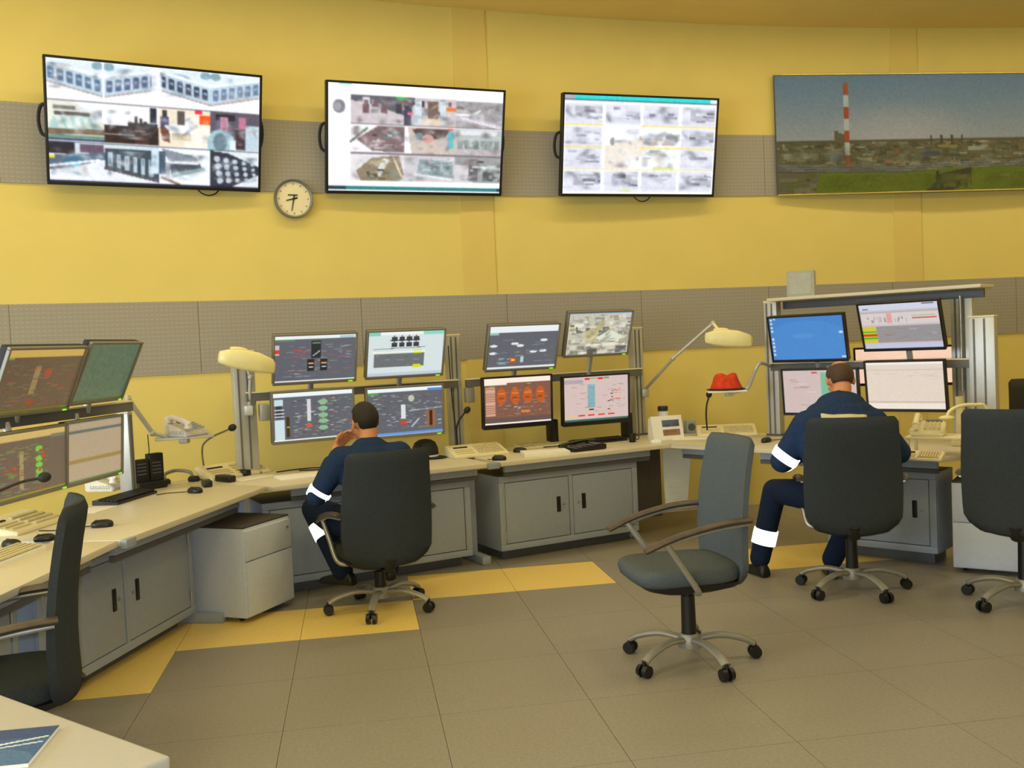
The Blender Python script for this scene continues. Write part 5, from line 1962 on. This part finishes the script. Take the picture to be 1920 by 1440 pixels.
# --- M1 / M2 worktops
paper('pale writing pad on the worktop beside the operator', 570, 893, 28, .36, .20, .012, M_PAPER, 'writing_pad', cat='notepad')
t = thing('black_cap', 'black peaked cap lying left of the cream intercom', 'cap', desk_pt(798, 859), D(60))
bm = NB(); lathe(bm, [(.095, .0), (.10, .03), (.096, .08), (.078, .12), (.045, .14), (.01, .146)]); obj('crown', bm, M_BLACKM, t)
bm = NB()
loft(bm, [[Vector((r_ * math.sin(a), -.08 - q * .09 * math.cos(a * 1.1) , .008 + dz)) for a in np.linspace(-1.1, 1.1, 12)] for r_, q, dz in ((.092, 0, 0), (.10, 1, -.004), (.10, 1, .002), (.092, 0, .008))])
obj('peak', bm, M_BLACKM, t)
bm = NB(); lathe(bm, [(.1015, .012), (.1025, .014), (.1025, .026), (.1005, .028)]); obj('white_band', bm, M_WHITE, t)
intercom('cream intercom console between the two monitor groups with black gooseneck', 894, 854, 27, .44, .22, .08,
         neck=[atY(858, 838, 7.50), atY(856, 806, 7.42), atY(860, 790, 7.42), atY(868, 778, 7.42), atY(874, 771, 7.41)])
mouse('black mouse in front of the cream intercom between the monitor groups', 936, 863, 70, cable=[(.02, .08), (.03, .10)])
mouse('black mouse behind the stack of white sheets', 975, 848, 70)
keyboard('cream keyboard below the orange burner diagram', 1014, 837, 27, M_CREAM, M_CREAMD, .40, .15)
paper('stack of white sheets on the front edge of the worktop', 1022, 852, 8, .34, .22, .028, M_PAPER, 'paper_stack')
for i, (px, py, lab) in enumerate(((1035, 818, 'slim black speaker between the orange and pink screens'), (1175, 818, 'slim black speaker right of the pink screen'))):
    sp_ = S2.plane(px, 800, .70)
    t = thing('desk_speaker', lab, 'speaker', (sp_.x, sp_.y, ZT), D(27), 'slim black speakers')
    bm = NB(); box(bm, (0, 0, .11), (.07, .09, .20), .012); obj('cabinet', bm, M_BLACK, t)
    bm = NB(); box(bm, (0, -.046, .115), (.056, .006, .17), .004); obj('grille', bm, M_BLACKM, t)
    bm = NB(); box(bm, (0, 0, .006), (.09, .10, .012), .004); obj('foot', bm, M_BLACK, t)
keyboard('black keyboard below the pink screen', 1122, 829, 27, M_BLACK, M_BLACKM, .46, .17)
t = telephone('flat black telephone in front of the black keyboard', desk_pt(1092, 843), -60, M_BLACK, mk=M_GREYD)
t.scale = (1.15, 1.5, .5)
t = thing('small_black_cup', 'small black cup at the foot of the aluminium post', 'cup', desk_pt(1186, 829), 0)
bm = NB(); lathe(bm, [(.024, 0), (.03, .02), (.033, .07), (.031, .07), (.028, .02), (.005, .012)]); obj('bowl', bm, M_BLACK, t)
bm = NB(); tube(bm, spline([(.03, 0, .055), (.05, 0, .05), (.05, 0, .025), (.029, 0, .018)]), .004, 6); obj('handle', bm, M_BLACK, t)

# --- corner worktop
t = thing('desk_calendar', 'white box calendar with a blue picture on the corner worktop', 'calendar', desk_pt(1250, 823), D(16))
bm = NB(); p = [(-.05, 0), (.07, 0), (.05, .17), (.0, .19)]
loft(bm, [[Vector((sx * .135, y, z)) for y, z in p] for sx in (-1, 1)]); obj('box', bm, M_WHITE, t)
bm = NB(); R_ = Matrix.Rotation(-math.atan2(.05, .19), 3, 'X')
box(bm, (.03, -.0165, .128), (.15, .004, .055), 0, R_); obj('picture', bm, mat('blue_print', (84, 96, 128), .5, var=.5, scale=14), t)
bm = NB(); box(bm, (.03, -.035, .055), (.15, .004, .05), 0, R_); obj('lower_picture', bm, mat('brown_print', (150, 112, 90), .5, var=.3, scale=20), t)
t = thing('lidded_jar', 'small jar with dark blue lid behind the white box calendar', 'jar', (*atY(1244, 800, 8.46).xy, ZT), 0)
bm = NB(); lathe(bm, [(.04, 0), (.046, .02), (.046, .18), (.035, .20)]); obj('body', bm, M_WHITE, t)
bm = NB(); lathe(bm, [(.042, .2), (.044, .205), (.044, .235), (.04, .24)]); obj('lid', bm, mat('navy_lid', (40, 44, 66), .4), t)
t = thing('small_grey_speaker', 'small grey cube speaker right of the white box calendar', 'speaker', desk_pt(1294, 812), D(10))
bm = NB(); box(bm, (0, 0, .055), (.085, .08, .11), .008); obj('cabinet', bm, M_GREY, t)
bm = NB(); disc_y(bm, [(.032, -.04), (.032, -.044), (.004, -.043)], 24)
o_ = obj('cone', bm, M_GREYD, t); o_.location.z = .055
mouse('black mouse before the white box calendar, left one', 1229, 815, 20)
mouse('black mouse before the small grey speaker', 1274, 814, 20)
mouse('flat white mouse alone near the corner worktop edge', 1231, 831, 70, M_WHITE, s=.9)
paper('white papers on the corner worktop behind the empty chair', 1300, 822, -8, .34, .20, .008)
intercom('cream intercom console on the corner worktop below the red hat', 1362, 815, -8, .48, .26, .075,
         neck=[atY(1326, 806, 8.05), atY(1324, 780, 7.95), atY(1325, 760, 7.95), atY(1328, 748, 7.94), atY(1329, 742, 7.93)])
mouse('black mouse right of the corner intercom beside the seated man', 1437, 829, -40, cable=[(-.02, .1), (.04, .2), (.02, .25)])

# red hat on a swivel tray
hatp = atY(1362, 731, 7.72)
pr = SR.W(xr0, .82, 1.30)
t = thing('swivel_arm', 'pale grey swivel arm tray carrying the red hat', 'support arm', pr, 0)
bm = NB()
h1 = atY(1424, 682, 7.62) - pr
h2 = atY(1400, 728, 7.68) - pr
tube(bm, spline([(0, 0, 0), h1, (h1 + h2) / 2 + Vector((-.01, 0, -.02)), h2, hatp - pr + Vector((.02, 0, -.03))], 6), .014, 10)
obj('arm', bm, M_POST, t)
bm = NB(); box(bm, hatp - pr + Vector((0, 0, -.009)), (.30, .18, .014), .005, Matrix.Rotation(D(-6), 3, 'Z')); obj('tray', bm, M_WHITE, t)
bm = NB(); box(bm, hatp - pr + Vector((.02, 0, -.03)), (.06, .05, .04), .008); obj('swivel', bm, M_POST, t)
t = thing('red_hat', 'crumpled red felt hat lying on a grey tray', 'hat', hatp + Vector((.0, 0, 0)), D(-8))
bm = NB()
rings = []
for z, rx, ry, dx in ((.0, .13, .085, 0), (.012, .125, .082, 0), (.05, .105, .075, -.002), (.09, .092, .066, -.004), (.115, .080, .056, 0), (.122, .05, .035, .004), (.112, .02, .014, .01)):
    rings.append([Vector((dx + rx * math.cos(a) * (1 + .05 * math.sin(3 * a)), ry * math.sin(a), z + .012 * math.sin(2 * a + 1) * (z > .03))) for a in [2 * PI * i / 28 for i in range(28)]])
loft(bm, rings); obj('crown', bm, M_RED, t, angle=70)
bm = NB()
loft(bm, [[Vector((r_ * math.cos(a), r_ * .66 * math.sin(a), z)) for a in [2 * PI * i / 28 for i in range(28)]] for r_, z in ((.12, .0), (.152, .004), (.154, .010), (.122, .014))]); obj('brim', bm, M_REDD, t)

# --- right console: telephones on a stand
sp = desk_pt(1752, 858)
sr = -36
t = thing('telephone_stand', 'small cream bench stand under the cream telephone', 'stand', (sp[0] + .06, sp[1] + .10, ZT), D(sr))
bm = NB(); box(bm, (0, .06, .115), (.36, .24, .016), .004); obj('shelf', bm, M_CREAM, t)
for sx in (-1, 1):
    for yy in (-.04, .16):
        bm = NB(); box(bm, (sx * .165, yy, .054), (.02, .02, .108), .002); obj('leg', bm, M_CREAM, t)
Q = Matrix.Rotation(D(sr), 3, 'Z')
bs = Vector((sp[0] + .06, sp[1] + .10, ZT))
telephone('cream push button telephone on the bench stand', bs + Q @ Vector((-.06, .05, .123)), -28, M_CREAM)
telephone('cream telephone partly hidden behind the right grey chair', bs + Q @ Vector((.28, .06, 0)), -50, M_CREAM)
intercom('cream intercom console below the bench stand on the right', 1728, 862, -38, .26, .12, .05)
# upright cordless handset on its cradle beside the wide post
hp = SR.plane(1801, 790, .60)
t = thing('upright_handset', 'cream handset standing upright against the wide aluminium post', 'handset', (hp.x, hp.y, ZT), D(-40))
bm = NB(); box(bm, (0, 0, .03), (.10, .11, .06), .012); obj('cradle', bm, M_CREAMD, t)
bm = NB(); tube(bm, spline([(0, 0, .05), (0, -.01, .14), (0, 0, .24), (0, -.012, .335)]), .028, 12, .02); obj('handset', bm, M_CREAMD, t)
# curved cream lamp arm lying low behind the right chair
lp_ = atY(1850, 768, 6.25)
t = thing('low_desk_lamp', 'cream curved lamp arm low behind the right grey chair', 'lamp', (lp_.x, lp_.y, ZT), 0)
b_ = Vector((lp_.x, lp_.y, ZT))
bm = NB(); tube(bm, spline([Vector((.03, .0, .0)), Vector((.03, 0, .1)), atY(1850, 765, 6.25) - b_, atY(1825, 759, 6.22) - b_, atY(1800, 761, 6.2) - b_, atY(1782, 770, 6.18) - b_, atY(1776, 780, 6.17) - b_], 6), .011, 10); obj('arm', bm, M_LAMPSH, t)
bm = NB(); lathe(bm, [(.06, 0), (.06, .01), (.03, .02), (.015, .024)], (.03, 0, 0)); obj('base', bm, M_LAMPSH, t)
bm = NB(); ball(bm, atY(1775, 784, 6.17) - b_, (.05, .03, .018)); obj('lamp_head', bm, M_LAMPSH, t)

# --- loose cables at the back of the worktops
loose_cable('black cable trailing under the green pipe diagram screen', [S1.W(.35, .66, ZT + .006), S1.W(.5, .60, ZT + .006), S1.W(.68, .63, ZT + .03), S1.W(.75, .66, ZT + .12)])
loose_cable('black cable looping behind the operator with hand on chin', [S1.W(.2, .7, ZT + .006), S1.W(.4, .74, ZT + .006), S1.W(.62, .68, ZT + .006), S1.W(.9, .70, ZT + .006)])
loose_cable('black cable bunch under the blue barred screen', [S1.W(.95, .58, ZT + .006), S1.W(1.08, .5, ZT + .02), S1.W(1.2, .52, ZT + .006), S1.W(1.26, .62, ZT + .12)])
loose_cable('black cable under the orange burner diagram', [S2.W(.0, .62, ZT + .006), S2.W(.14, .56, ZT + .006), S2.W(.3, .6, ZT + .006), S2.W(.4, .68, ZT + .006)])
loose_cable('black cable loop under the pink screen', [S2.W(.70, .58, ZT + .006), S2.W(.8, .5, ZT + .012), S2.W(.95, .55, ZT + .006), S2.W(1.0, .64, ZT + .006)])
loose_cable('thin cable hanging from the telephone arm', [atY(277, 815, 6.32), atY(279, 850, 6.36), atY(270, 862, 6.4), atY(262, 868, 6.42)], .003)
loose_cable('thin black cable down the post beside the blue barred screen', [S1.W(xb - .06, .74, 1.58), S1.W(xb - .05, .74, 1.2), S1.W(xb - .03, .74, .95), S1.W(xb - .04, .68, ZT + .005)], .004)

# ------------------------------------------------------------------ near table with booklet
A_ = Vector((-.75, 2.04, 0))
e_ = Vector((-.80, .60, 0))
f_ = Vector((-.60, -.80, 0))
c_ = A_ + e_ * .8 + f_ * .4
t = thing('near_table', 'corner of a cream topped table with a blue booklet on it', 'table', (c_.x, c_.y, 0), math.atan2(-e_.y, -e_.x))
bm = NB(); box(bm, (0, 0, ZT - .016), (1.6, .8, .032), .010, seg=3); obj('top', bm, M_TABLE, t)
for sx in (-1, 1):
    for sy in (-1, 1):
        bm = NB(); box(bm, (sx * .68, sy * .30, (ZT - .032) / 2), (.05, .05, ZT - .032), .004); obj('leg', bm, M_GREY, t)
bm = NB(); box(bm, (0, .28, ZT - .06), (1.3, .03, .056)); box(bm, (0, -.28, ZT - .06), (1.3, .03, .056)); obj('apron', bm, M_GREY, t)
cvb = Cv(90, 64, (44, 86, 140))
cvb.rect(0, 0, 1, .3, (30, 66, 122)); cvb.ell(.4, .9, .6, .4, (62, 104, 150)); cvb.ell(.15, .75, .12, .12, (110, 70, 90)); cvb.poly([(.35, .55), (.97, .28), (.98, .31), (.36, .60)], (214, 224, 232)); cvb.poly([(.35, .60), (.97, .42), (.97, .45), (.36, .64)], (200, 214, 226)); cvb.poly([(.3, .05), (.6, .02), (.5, .2)], (24, 56, 110)); cvb.noise(.03)
p0, p1, p2 = G(104, 1386, ZT), G(30, 1366, ZT), G(0, 1430, ZT)
bc = (G(-52, 1414, ZT))
t = thing('booklet', 'glossy blue booklet with white streaks on the near table', 'booklet', (bc.x, bc.y, ZT), D(8))
bm = NB(); box(bm, (0, 0, .004), (.297, .21, .008), .001); obj('pages', bm, M_PAPER, t)
o_ = canvas_obj('cover', cvb, .297, .21, M_PRINT, t)
o_.rotation_euler = (-PI / 2, 0, 0)
o_.location = (0, 0, .0088)
